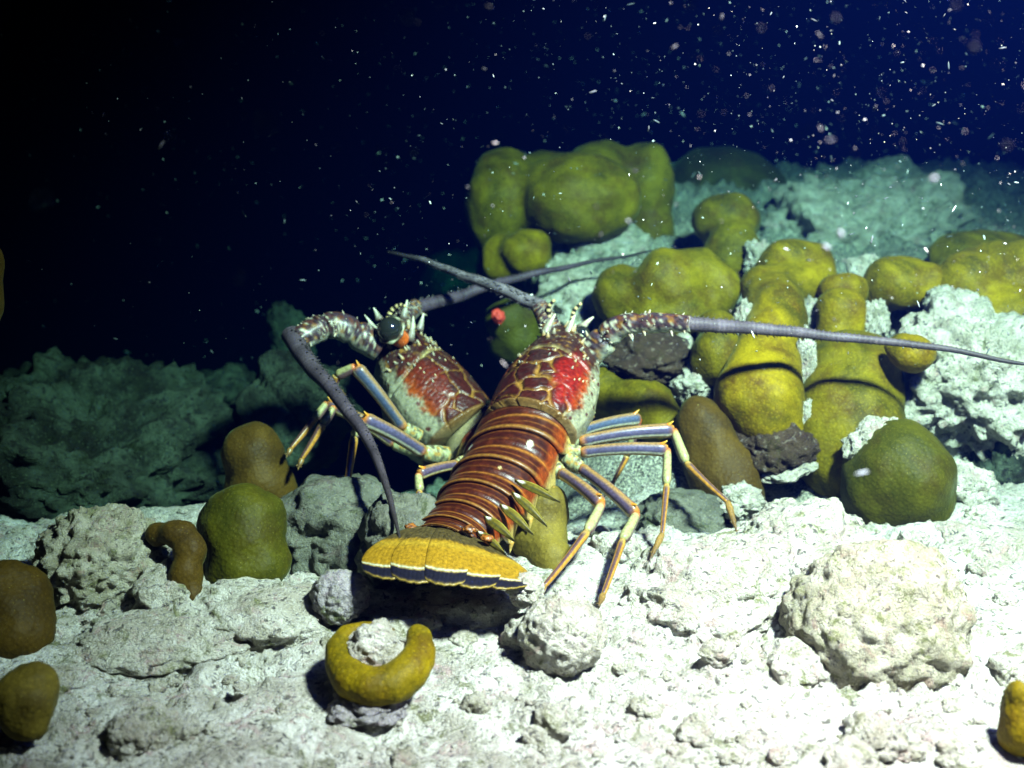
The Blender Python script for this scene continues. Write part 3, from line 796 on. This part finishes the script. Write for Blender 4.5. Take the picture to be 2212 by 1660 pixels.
def make_leg(root, pts, kind='violet', r=(0.0075, 0.0068, 0.0050, 0.0034, 0.0026), upv=(0, -0.25, 0.97)):
    """joints: body, hip, knee, wrist, ankle, tip"""
    P = [np.array(V(*p)) for p in pts]
    r = tuple(q * f_ for q, f_ in zip(r, (.85, .80, .80, .85, .85)))
    fn = leg_cols(kind)
    b = Bag()
    for k in range(4):
        A, B = P[k], P[k + 1]
        n = 26 if k in (1, 3) else 16
        ts = np.linspace(0, 1, n)
        path = A + (B - A) * ts[:, None]
        L = np.linalg.norm(B - A)
        side = np.array((0, 0, 1.0)) * (0.03 * L) * (1 if k == 1 else -.5)
        path = path + side * np.sin(ts * math.pi)[:, None]
        if k == 0: rad = np.interp(ts, [0, .5, 1], [r[0], r[0] * 1.05, r[1]])
        elif k == 1: rad = np.interp(ts, [0, .07, .15, .8, .92, .97, 1], [r[1] * .7, r[1] * .95, r[1] * .86, r[1], r[1] * 1.08, r[1] * .95, r[1] * .7])
        elif k == 2: rad = np.interp(ts, [0, .15, .6, .85, 1], [r[2] * .75, r[2] * .95, r[2] * 1.05, r[2] * 1.1, r[2] * .7])
        else: rad = np.interp(ts, [0, .08, .2, .9, 1], [r[3] * .9, r[3] * 1.1, r[3], r[3] * .72, r[3] * .6])
        b.tube(path, rad, fn[k], up=upv, m=18, flat=0.85)
        if k == 1:                                  # thorn at the knee
            dd = unit(B - A)
            b.cone(B - dd * 0.006 + np.array(upv) * r[1] * .8, dd * 1.2 + np.array(upv), 0.007, 0.0022, ORANGE, (0.75, 0.45, 0.05))
            b.cone(B - dd * 0.004 - np.array(upv) * r[1] * .8, dd * 1.2 - np.array(upv) * .6, 0.005, 0.0018, ORANGE, (0.75, 0.55, 0.15))
    leg = b.build('leg', 'limb', root)
    A, B = P[4], P[5]
    ts = np.linspace(0, 1, 12)
    path = A + (B - A) * ts[:, None]
    b2 = Bag(); b2.tube(path, np.interp(ts, [0, .2, .6, 1], [r[4] * .9, r[4] * 1.15, r[4] * .8, r[4] * .15]), fn[4], up=upv, m=12)
    rr = np.random.default_rng(int(abs(pts[0][0])))
    for q in range(26):                              # bristles of the walking claw
        i = rr.integers(1, 11); dv = unit(rr.normal(size=3) + unit(B - A) * 1.4)
        b2.cone(path[i], dv, 0.0032, 0.0004, (0.26, 0.16, 0.05), (0.30, 0.20, 0.07))
    b2.build('claw', 'limb', root, leg)
    return leg

def make_antenna(root, base_pts, base_r, whip_pts, r0, r1, seed, tone=(0.15, 0.12, 0.15), spiny=46):
    whip = catmull([V(*p) for p in whip_pts], 260)
    ts = np.linspace(0, 1, 260)
    whip = whip + 0.0022 * np.stack([0 * ts, noise3(np.stack([ts * 7, 0 * ts, 0 * ts + seed], 1)), noise3(np.stack([ts * 7, 0 * ts + 9, 0 * ts + seed], 1))], 1) * np.minimum(1, ts * 6)[:, None]
    rad = r0 * (1 - ts) ** 0.9 + r1 * ts
    rad = rad * (1 + 0.05 * np.maximum(0, np.sin(ts * 420)) ** 3)
    nz = fbm(np.stack([ts * 40, 0 * ts, 0 * ts + seed], 1), 2)
    col = np.clip(np.array(tone)[None, :] * (1 + 0.30 * nz)[:, None], 0, 1)
    col = col * (0.72 + 0.28 * np.maximum(0, np.sin(ts * 420)) ** 2 + 0.15 * np.sin(ts * 47 + seed))[:, None]
    dk = sstep(0.55, 1.0, ts)
    col = lerp(col, np.array((0.035, 0.03, 0.03)), dk)
    b = Bag(); b.tube(whip, rad, col, m=12)
    rr = np.random.default_rng(seed)
    tt, uu, sd = frames(whip, (0, 0, 1))
    for i in range(6, 220, 3):
        for sg in (-1, 1):
            dv = sg * uu[i] * rr.uniform(.3, 1) - sd[i] * rr.uniform(-.2, .9)
            dv = unit(dv)
            b.cone(whip[i] + dv * rad[i] * .9, dv + tt[i] * .9, rad[i] * .45 + .0004, rad[i] * .14 + .0001, (0.05, 0.045, 0.05), (0.10, 0.09, 0.09))
    ant = b.build('antenna', 'antenna', root)
    if base_pts:
        b = Bag()
        pts = catmull([V(*p) for p in base_pts], 60)
        ts = np.linspace(0, 1, 60)
        R = np.interp(ts, np.linspace(0, 1, len(base_r)), base_r)
        R = R * (1 - 0.20 * np.exp(-((ts - .33) / .025) ** 2) - 0.18 * np.exp(-((ts - .66) / .025) ** 2))
        def pc(t, a):
            nn = fbm(np.stack([t.ravel() * 14, a.ravel() * 2, 0 * t.ravel() + seed], 1), 3).reshape(t.shape)
            c = lerp((0.075, 0.05, 0.07), (0.16, 0.05, 0.025), sstep(-.2, .4, nn))
            c = lerp(c, (0.62, 0.66, 0.52), sstep(1.7, 2.3, np.abs(a) + .5 * nn))
            n8 = fbm(np.stack([t.ravel() * 30, a.ravel() * 4, 0 * t.ravel() + seed + 5], 1), 2).reshape(t.shape)
            c = lerp(c, (0.70, 0.68, 0.52), sstep(.30, .45, n8))
            c = lerp(c, (0.02, 0.012, 0.012), sstep(.30, .45, -n8))
            return lerp(c, (0.50, 0.26, 0.05), sstep(.35, .6, nn) * .8)
        b.tube(pts, R, pc, m=22)
        tt, uu, sd = frames(pts, (0, 0, 1))
        for q in range(spiny):
            i = int(rr.integers(2, 58)); an = rr.uniform(-2.6, 2.6)
            nr = math.cos(an) * uu[i] + math.sin(an) * sd[i]
            big = rr.random() < .45
            b.cone(pts[i] + nr * R[i] * .85, nr + .5 * tt[i], (0.0062 if big else 0.0036) * rr.uniform(.7, 1.2), 0.0019 if big else 0.0012, (0.16, 0.08, 0.05) if rr.random() < .5 else GOLD, (0.92, 0.88, 0.70))
        b.build('antenna_base', 'shell', root, ant)
    return ant

def make_eye(root, c, r, stalk_from, label=None):
    c = np.array(c)
    b = Bag()
    vv, ff = ico(4)
    b.add(vv * r + c, ff, (0.012, 0.013, 0.012))
    eye = b.build('eye', 'eye', root)
    b = Bag()
    st = np.array(stalk_from)
    ts = np.linspace(0, 1, 14)
    path = st + (c - st) * ts[:, None]
    b.tube(path, np.interp(ts, [0, .5, .85, 1], [r * .7, r * .75, r * .98, r * .7]), np.tile(np.array((0.62, 0.12, 0.015)), (14, 1)), m=16)
    b.build('eye_stalk', 'limb', root, eye)
    b = Bag()                                       # pale rim of the socket
    ax = unit(c - st); e1 = unit(np.cross(ax, (0, 0, 1))); e2 = np.cross(ax, e1)
    th = np.linspace(0, 2 * math.pi, 40)
    ring = c - ax * r * .25 + (np.cos(th)[:, None] * e1 + np.sin(th)[:, None] * e2) * r * 1.08
    b.tube(ring, np.full(40, r * .12) * (1 + .4 * np.sin(th * 7)), lerp((0.42, 0.44, 0.30), (0.10, 0.06, 0.04), 0.5 + 0.5 * np.sin(th * 5)), up=tuple(ax), m=8)
    b.build('eye_rim', 'limb', root, eye)
    return eye

def leaf(root, p0, p1, width, name='swimmeret', nrm=None, col=(0.15, 0.115, 0.010), edge=(0.40, 0.36, 0.06), core=(0.025, 0.035, 0.02)):
    p0, p1 = np.array(p0), np.array(p1)
    ax = unit(p1 - p0); nrm = np.array(nrm if nrm is not None else (0.2, -0.75, 0.6))
    sd = unit(np.cross(ax, nrm)); nn = unit(np.cross(sd, ax))
    n, m = 24, 11
    l = np.linspace(0, 1, n); w = width * np.sin(np.pi * np.clip(l, 0.03, 1) ** 0.75) ** 0.8
    j = np.linspace(-1, 1, m)
    L, J = np.meshgrid(l, j, indexing='ij')
    P = p0 + (p1 - p0) * L[..., None] + sd * (w[:, None] * J)[..., None] + nn * (0.003 * np.sin(L * math.pi) - 0.0018 * J ** 2)[..., None]
    c = lerp(col, core, (1 - sstep(0.0, 0.35, np.abs(J - .25))) * sstep(.1, .4, L) * .8)
    c = lerp(c, edge, sstep(.72, .92, np.abs(J)))
    c = lerp(c, (0.85, 0.85, 0.78), (1 - sstep(.05, .10, np.hypot(L - .14, (J + .1) * .16))))
    v1 = P.reshape(-1, 3); v2 = v1 - nn * 0.0007
    f = grid_faces(n, m, False); N1 = n * m
    ed = [q for q in range(m)] + [i * m + m - 1 for i in range(1, n)] + [(n - 1) * m + q for q in range(m - 2, -1, -1)] + [i * m for i in range(n - 2, 0, -1)]
    f = f + [[x + N1 for x in reversed(q)] for q in f] + [[ed[(q + 1) % len(ed)], ed[q], ed[q] + N1, ed[(q + 1) % len(ed)] + N1] for q in range(len(ed))]
    b = Bag(); b.add(np.vstack([v1, v2]), f, np.vstack([c.reshape(-1, 3)] * 2))
    return b.build(name, 'fan', root)

# ---- the front lobster
L1 = empty('spiny_lobster', V(1150, 1180, 0.86))
tag(L1, 'red-brown spiny lobster in front, tail fan spread towards the viewer', 'lobster', 'spiny lobsters')
UP1 = (-0.42, -0.18, 0.89)
DR, DF = V(1098, 866, 0.868), V(1204, 704, 0.958)
car1, cpath, (ct, cu, cs_), cw, ch, ccen = make_carapace(L1, DR, DF, UP1, 0.0455, 0.046, 11)
dl = [V(1103, 852, 0.886), V(1080, 930, 0.850), V(1046, 1003, 0.820), V(1010, 1062, 0.795), V(972, 1108, 0.772), V(950, 1136, 0.758)]
make_tail(L1, dl, 0.0425, 0.0250, 6, (UP1, (-0.08, -0.1, 0.99)))
# tail fan: a middle blade and two blades on each side
def fan_edge(t):  return np.array(V(962 + 180 * t, 1248 + 16 * t + 14 * (1 - t * t), 0.690 + 0.018 * t * t))
def fan_mid(t):   return np.array(V(968 + 168 * t, 1204 + 24 * t - 14 * (1 - t * t), 0.724 + 0.010 * t * t))
def fan_root(t):  return np.array(V(962 + 70 * t, 1148 + 14 * t, 0.756)) + np.array((0, 0, 0.000))
for bi, (t0, t1, lift, nm) in enumerate([(-1.0, -0.55, -0.0010, 'tail_blade'), (-0.66, -0.16, 0.0, 'tail_blade'), (-0.26, 0.24, 0.0010, 'tail_blade'), (0.12, 0.62, 0.0, 'tail_blade'), (0.52, 1.0, -0.0010, 'tail_blade')]):
    n, m = 60, 34
    l = np.linspace(0, 1, n); j = np.linspace(0, 1, m)
    V3 = np.zeros((n, m, 3)); C3 = np.zeros((n, m, 3))
    for q, jj_ in enumerate(j):
        t = t0 + (t1 - t0) * jj_
        A, B, E = fan_root(t), fan_mid(t), fan_edge(t)
        bulge = (1 - (2 * jj_ - 1) ** 2)
        E = E + (E - B) * (0.22 * bulge ** 0.6 - 0.12)
        E = E + (E - B) * 0.010 * math.sin(t * 57 + bi)
        ctrl = B * 2 - 0.5 * (A + E)
        pts_ = np.outer((1 - l) ** 2, A) + np.outer(2 * l * (1 - l), ctrl) + np.outer(l ** 2, E)
        V3[:, q] = pts_ + np.array((0, 0, lift + 0.0010 * bulge ** .5 + 0.00012 * math.sin(t * 130)))
        nz = fbm(np.stack([l * 14, np.full(n, t * 26), np.full(n, bi * 3.0)], 1), 3)
        ray = np.abs(np.sin(t * 70))
        c = np.tile(np.array((0.34, 0.19, 0.010)), (n, 1)) * (1 + .22 * nz + .10 * ray)[:, None]
        c = lerp(c, (0.48, 0.32, 0.03), np.exp(-((l - .44) / .06) ** 2) * .5)
        c = lerp(np.array((0.075, 0.055, 0.018))[None] * (1 + .7 * nz)[:, None] * np.ones((n, 1)), c, sstep(.30, .40, l + .02 * nz))
        c = lerp(c, (0.66, 0.72, 0.50), np.exp(-((l - .832) / .012) ** 2))
        c = lerp(c, (0.010, 0.010, 0.022), sstep(.844, .862, l + .008 * nz))
        c = lerp(c, (0.40, 0.28, 0.05), sstep(.980, .992, l))
        C3[:, q] = c
    v1 = V3.reshape(-1, 3); v2 = v1 - np.array((0, 0, 0.0011)); N1 = n * m
    f = grid_faces(n, m, False)
    ed = [q for q in range(m)] + [i * m + m - 1 for i in range(1, n)] + [(n - 1) * m + q for q in range(m - 2, -1, -1)] + [i * m for i in range(n - 2, 0, -1)]
    f = f + [[x + N1 for x in reversed(q)] for q in f] + [[ed[(q + 1) % len(ed)], ed[q], ed[q] + N1, ed[(q + 1) % len(ed)] + N1] for q in range(len(ed))]
    b = Bag(); b.add(np.vstack([v1, v2]), f, np.vstack([np.clip(C3.reshape(-1, 3), 0, 1)] * 2))
    b.build(nm, 'fan', L1)
# hinge knobs where the blades leave the last plate
for (x, y, d, rr_) in [(887, 1147, .757, 8), (1014, 1153, .752, 10), (1052, 1172, .746, 9)]:
    b = Bag(); vv, ff = ico(3)
    p = vv * (1 + .45 * fbm(vv * 2.2 + x, 3))[:, None] * M(rr_, d) * np.array([1.5, 1.3, .8]) + np.array(V(x, y, d)) + np.array((0, 0, 0.003))
    mixv = sstep(-.2, .4, fbm(vv * 3.2 + x, 2))
    b.add(p, ff, lerp((0.50, 0.17, 0.02), (0.09, 0.03, 0.02), mixv)); b.build('fan_hinge', 'shell', L1)
for (a, b_, w) in [((1112, 1036, .802), (1210, 1084, .786), .0034), ((1106, 1062, .795), (1182, 1136, .777), .0034), ((1080, 1088, .785), (1152, 1154, .767), .0036), ((1046, 1114, .775), (1112, 1168, .757), .0036), ((1030, 1146, .762), (1092, 1196, .742), .0030)]:
    leaf(L1, V(*a), V(*b_), w)
make_leg(L1, [(1192, 1008, .862), (1212, 1022, .852), (1300, 1090, .815), (1268, 1150, .785), (1175, 1268, .740), (1145, 1314, .718)], 'violet', (0.0085, 0.0072, 0.0055, 0.0038, 0.0028))
make_leg(L1, [(1220, 990, .872), (1255, 1012, .865), (1375, 1112, .83), (1345, 1168, .80), (1303, 1285, .752), (1293, 1310, .740)], 'violet', (0.0085, 0.0074, 0.0058, 0.0037, 0.0026))
make_leg(L1, [(1212, 975, .878), (1255, 978, .875), (1442, 972, .87), (1440, 1048, .85), (1430, 1155, .82), (1403, 1212, .80)], 'mix', (0.0080, 0.0070, 0.0050, 0.0034, 0.0028))
make_leg(L1, [(1215, 952, .888), (1252, 955, .885), (1455, 930, .89), (1482, 1000, .875), (1572, 1085, .85), (1592, 1150, .83)], 'mix', (0.0082, 0.0076, 0.0056, 0.0036, 0.0030))
make_leg(L1, [(1225, 935, .90), (1252, 932, .90), (1380, 905, .93), (1355, 985, .945), (1326, 1040, .945), (1305, 1075, .945)], 'blue', (0.0078, 0.0072, 0.0048, 0.0034, 0.0026))
make_leg(L1, [(1005, 1000, .865), (985, 1005, .86), (903, 1026, .835), (907, 1062, .825), (892, 1120, .81), (888, 1160, .80)], 'violet', (0.0075, 0.0062, 0.0048, 0.0034, 0.0026))
make_leg(L1, [(1240, 915, .905), (1252, 905, .905), (1275, 885, .915), (1280, 897, .915), (1262, 915, .912), (1255, 922, .91)], 'blue', (0.006, 0.0045, 0.0042, 0.0036, 0.002))
make_antenna(L1, [(1262, 775, .945), (1300, 740, .938), (1340, 706, .928), (1410, 698, .915), (1492, 700, .90)], [.0125, .0130, .0100, .0088, .0068], [(1480, 700, .902), (1640, 711, .915), (1800, 727, .920), (2010, 750, .900), (2235, 790, .870)], .0062, .0013, 21, spiny=48)
make_antenna(L1, [(1195, 720, .968), (1180, 690, .972), (1165, 662, .978)], [.010, .009, .0075], [(1172, 664, .977), (1080, 625, 1.0), (1000, 595, 1.03), (920, 565, 1.06), (838, 545, 1.09)], .0064, .0012, 22, tone=(.26, .23, .26), spiny=14)
for (p0, p1, bend) in [((1176, 724, .955), (1190, 688, .955), (0.004, 0, .004)), ((1225, 728, .945), (1232, 690, .945), (0.004, 0, .004)), ((1250, 714, .95), (1272, 690, .955), (.004, 0, .002))]:
    b = Bag(); A, B = np.array(V(*p0)), np.array(V(*p1))
    b.cone(A, B - A, np.linalg.norm(B - A), .0052, (0.06, 0.035, 0.03), (0.92, 0.88, 0.66), bend); b.build('horn', 'horn', L1)
def antennule(root, pts):
    path = catmull([V(*p) for p in pts], 60); ts = np.linspace(0, 1, 60)
    band = sstep(.0, .4, np.sin(ts * 34))
    b = Bag(); b.tube(path, np.interp(ts, [0, 1], [.0026, .0014]), lerp((0.02, 0.015, 0.012), (0.72, 0.58, 0.28), band), m=10)
    return b.build('antennule', 'limb', root)
antennule(L1, [(1196, 716, .965), (1188, 690, .965), (1185, 665, .963), (1198, 648, .96)])
antennule(L1, [(1232, 710, .957), (1236, 690, .957), (1240, 672, .956), (1256, 655, .955)])
make_eye(L1, V(1256, 722, .948), .0072, V(1244, 745, .948))

# ---- the rear lobster
L2 = empty('spiny_lobster', V(930, 1000, 0.98))
tag(L2, 'darker spiny lobster behind, facing away left with one round glossy eye', 'lobster', 'spiny lobsters')
UP2 = (0.45, 0.20, 0.87)
DR2, DF2 = V(1064, 878, 0.975), V(884, 706, 1.020)
make_carapace(L2, DR2, DF2, UP2, 0.0480, 0.0510, 15, red=(0.17, 0.018, 0.004), spine_n=70)
make_tail(L2, [V(1054, 868, .980), V(1095, 912, .985), V(1130, 970, .990), V(1140, 1030, .985), V(1120, 1090, .985)], .0455, .024, 6, (UP2, (0.8, -0.1, 0.6)))
make_leg(L2, [(905, 945, .945), (872, 926, .938), (768, 793, .925), (728, 812, .93), (722, 838, .935), (745, 852, .94)], 'blue', (0.0082, 0.0078, 0.0056, 0.0044, 0.0030))
make_leg(L2, [(965, 985, .925), (915, 978, .912), (784, 906, .882), (765, 945, .88), (745, 1075, .86), (768, 1128, .85)], 'mix', (0.0095, 0.0082, 0.0056, 0.0046, 0.0032))
make_leg(L2, [(900, 965, .95), (860, 950, .95), (706, 872, .94), (680, 905, .93), (628, 970, .915), (620, 986, .91)], 'violet', (0.0075, 0.0062, 0.0050, 0.0040, 0.0026))
make_leg(L2, [(900, 972, .94), (850, 960, .94), (722, 880, .92), (697, 918, .91), (652, 992, .90), (645, 1012, .895)], 'violet', (0.0075, 0.0062, 0.0050, 0.0042, 0.0026))
make_antenna(L2, [(822, 752, .985), (780, 728, .98), (730, 704, .972), (685, 712, .965), (640, 738, .955)], [.013, .0135, .0120, .0120, .0110], [(628, 722, .958), (660, 775, .935), (705, 830, .905), (765, 905, .87), (805, 970, .835), (840, 1070, .785), (866, 1176, .735)], .0088, .0007, 23, tone=(.11, .085, .11), spiny=52)
make_antenna(L2, [(862, 700, 1.03), (880, 680, 1.04), (900, 662, 1.05)], [.010, .009, .008], [(890, 668, 1.045), (1000, 637, 1.08), (1100, 605, 1.11), (1250, 573, 1.15), (1425, 540, 1.20)], .0068, .0008, 24, tone=(.10, .07, .10), spiny=12)
for (p0, p1, bend) in [((885, 738, .985), (900, 690, .985), (-.003, 0, .003)), ((835, 742, .985), (795, 690, .985), (-.003, 0, .004)), ((905, 715, .99), (915, 685, .99), (0, 0, .003)), ((870, 690, 1.01), (880, 655, 1.01), (0, 0, .003)), ((820, 692, 1.0), (812, 672, 1.0), (-.002, 0, .003))]:
    b = Bag(); A, B = np.array(V(*p0)), np.array(V(*p1))
    b.cone(A, B - A, np.linalg.norm(B - A), .0045, (0.10, 0.06, 0.05), (0.85, 0.86, 0.68), bend); b.build('horn', 'horn', L2)
make_eye(L2, V(842, 712, .968), .0112, V(868, 735, .985))
antennule(L2, [(838, 690, 1.0), (845, 672, 1.0), (862, 660, .998), (876, 662, .996)])
# ------------------------------------------------------------------ specks drifting in the water
def in_view(n, dmin, dmax, power=2.0, xmin=-60, xmax=2270, ymin=-40, ymax=1250):
    out = []
    while len(out) < n:
        d = (rng.random() * (dmax ** power - dmin ** power) + dmin ** power) ** (1 / power)
        p = V(rng.uniform(xmin, xmax), rng.uniform(ymin, ymax), d)
        fx = (p.x / (d * T) + 1) / 2
        keep = 0.06 + 0.94 * min(1, max(0, fx - 0.1)) ** 1.5
        if rng.random() < keep and p.z > float(seabed_base(np.array([p.x]), np.array([p.y]))[0]) + 0.05: out.append((p, d))
    return out
sv_, sf_ = ico(1)
vs_, fs_ = [], []; k0 = 0
for p, d in in_view(11000, 0.24, 1.7, 2.0, xmin=-400, xmax=2900, ymin=-250, ymax=800):
    r = min(0.00020 * math.exp(rng.normal() * 0.75), 0.0007) * (0.35 + 0.75 * d)
    st = 1 + (rng.random() < .25) * rng.uniform(1, 5)
    ax = unit(rng.normal(size=3))
    q = sv_ * r; q = q + np.outer(q @ ax, ax) * (st - 1)
    vs_.append(q + np.array(p)); fs_ += [[a + k0 for a in f] for f in sf_]; k0 += len(sv_)
sn = mesh_obj('marine_snow', np.vstack(vs_), fs_, MAT['snow'])
tag(sn, 'fine pale specks drifting through the dark water', 'specks', kind='stuff')

FLECKS = [  # x, y, length, width (px), depth, tilt, label
 (2066, 12, 11, 10, .50, 0, 'bright round speck at the top right corner'), (2103, 102, 13, 12, .50, 0, 'large glowing speck below the top right corner speck'),
 (1805, 40, 12, 7, .55, -1.1, 'slanting white fleck high in the blue water'), (1644, 62, 8, 8, .55, 0, 'small double white speck in the blue water'),
 (2016, 388, 17, 12, .60, .6, 'big white fleck above the ring-shaped coral'), (1784, 535, 17, 9, .65, -.6, 'white oval fleck over the hooked coral column'),
 (1815, 507, 12, 17, .65, .2, 'pale upright fleck beside the oval fleck over the hooked column'), (1793, 303, 17, 3.5, .60, .1, 'thin white sliver above the crusty rock mass'),
 (388, 92, 13, 5, .50, -.8, 'orange-white sliver in the black water high on the left'), (270, 116, 8, 4, .50, -.4, 'small orange fleck left of the orange-white sliver'),
 (368, 293, 7, 7, .50, 0, 'round white-orange speck in the black water'), (332, 517, 12, 6, .50, -.3, 'bright double speck in the black water at mid height'),
 (514, 604, 10, 9, .48, -.5, 'golden oval speck in the black water above the left mound'), (727, 316, 11, 4, .55, -1.0, 'yellow sliver left of the coral head'),
 (894, 328, 11, 5, .55, .9, 'pale tilted sliver nearest the coral head on its left'), (573, 262, 15, 15, .30, 0, 'dull grey soft disc in the black water'),
 (85, 430, 13, 11, .30, .5, 'soft pinkish blob near the left edge'), (830, 342, 12, 12, .30, 0, 'soft mauve disc left of the coral head'),
 (1067, 376, 12, 12, .45, 0, 'round olive speck at the left rim of the coral head'), (877, 35, 9, 10, .40, 0, 'soft pink disc at the top middle'),
 (1490, 8, 11, 9, .45, -.3, 'yellowish speck at the top edge'), (2090, 425, 16, 18, .35, .3, 'soft lilac clump above the right edge corals'),
 (2175, 315, 11, 13, .5, .8, 'white triangular fleck near the right edge'), (1740, 290, 10, 10, .35, 0, 'soft grey-blue disc over the dim green mound'),
 (30, 900, 15, 8, .45, .7, 'dull pink fleck over the left mound'), (138, 866, 8, 7, .45, 0, 'small white speck over the left mound'),
 (1662, 487, 7, 5, .6, -.2, 'tiny white fleck above the two-ball coral'), (1357, 478, 9, 4.5, .7, -.7, 'white fleck on the teal rock under the coral head'),
 (1862, 1022, 26, 6, .70, .25, 'pink-white shrimp-like fleck in front of the green coral dome'), (440, 850, 8, 7, .5, 0, 'yellow-white speck beside the dark coral mass'),
]
for i, (x, y, l, w, d, tl, lab) in enumerate(FLECKS):
    d = d * 0.62
    vv, ff = ico(3)
    r = 1 + 0.22 * fbm(vv * 1.6 + i * 3.3, 2)
    p = vv * r[:, None] * 0.52 * np.array([M(l, d), M(min(l, w), d), M(w, d)])
    cr, sr = math.cos(tl), math.sin(tl)
    p = np.stack([p[:, 0] * cr - p[:, 2] * sr, p[:, 1], p[:, 0] * sr + p[:, 2] * cr], 1)
    o = mesh_obj('drifting_fleck', p, ff, MAT['fleck']); o.location = V(x, y, d)
    tag(o, lab, 'fleck', 'flecks drifting in the water')

# ------------------------------------------------------------------ the water itself
hm = bpy.data.materials.new('sea_water'); hm.use_nodes = True
nt = hm.node_tree
for n in list(nt.nodes):
    if n.type != 'OUTPUT_MATERIAL': nt.nodes.remove(n)
pv = nt.nodes.new('ShaderNodeVolumePrincipled')
pv.inputs['Color'].default_value = (0.003, 0.020, 0.23, 1)
pv.inputs['Absorption Color'].default_value = (0.03, 0.78, 0.60, 1)
pv.inputs['Density'].default_value = 0.9
pv.inputs['Anisotropy'].default_value = 0.78
nt.links.new(pv.outputs[0], [n for n in nt.nodes if n.type == 'OUTPUT_MATERIAL'][0].inputs['Volume'])
bx = [(x, y, z) for x in (-8, 8) for y in (-8, 8) for z in (-2.1, 1.3)]
hz = mesh_obj('haze', bx, [[0, 1, 3, 2], [4, 6, 7, 5], [0, 4, 5, 1], [2, 3, 7, 6], [0, 2, 6, 4], [1, 5, 7, 3]], hm, smooth=False)
tag(hz, kind='stuff')
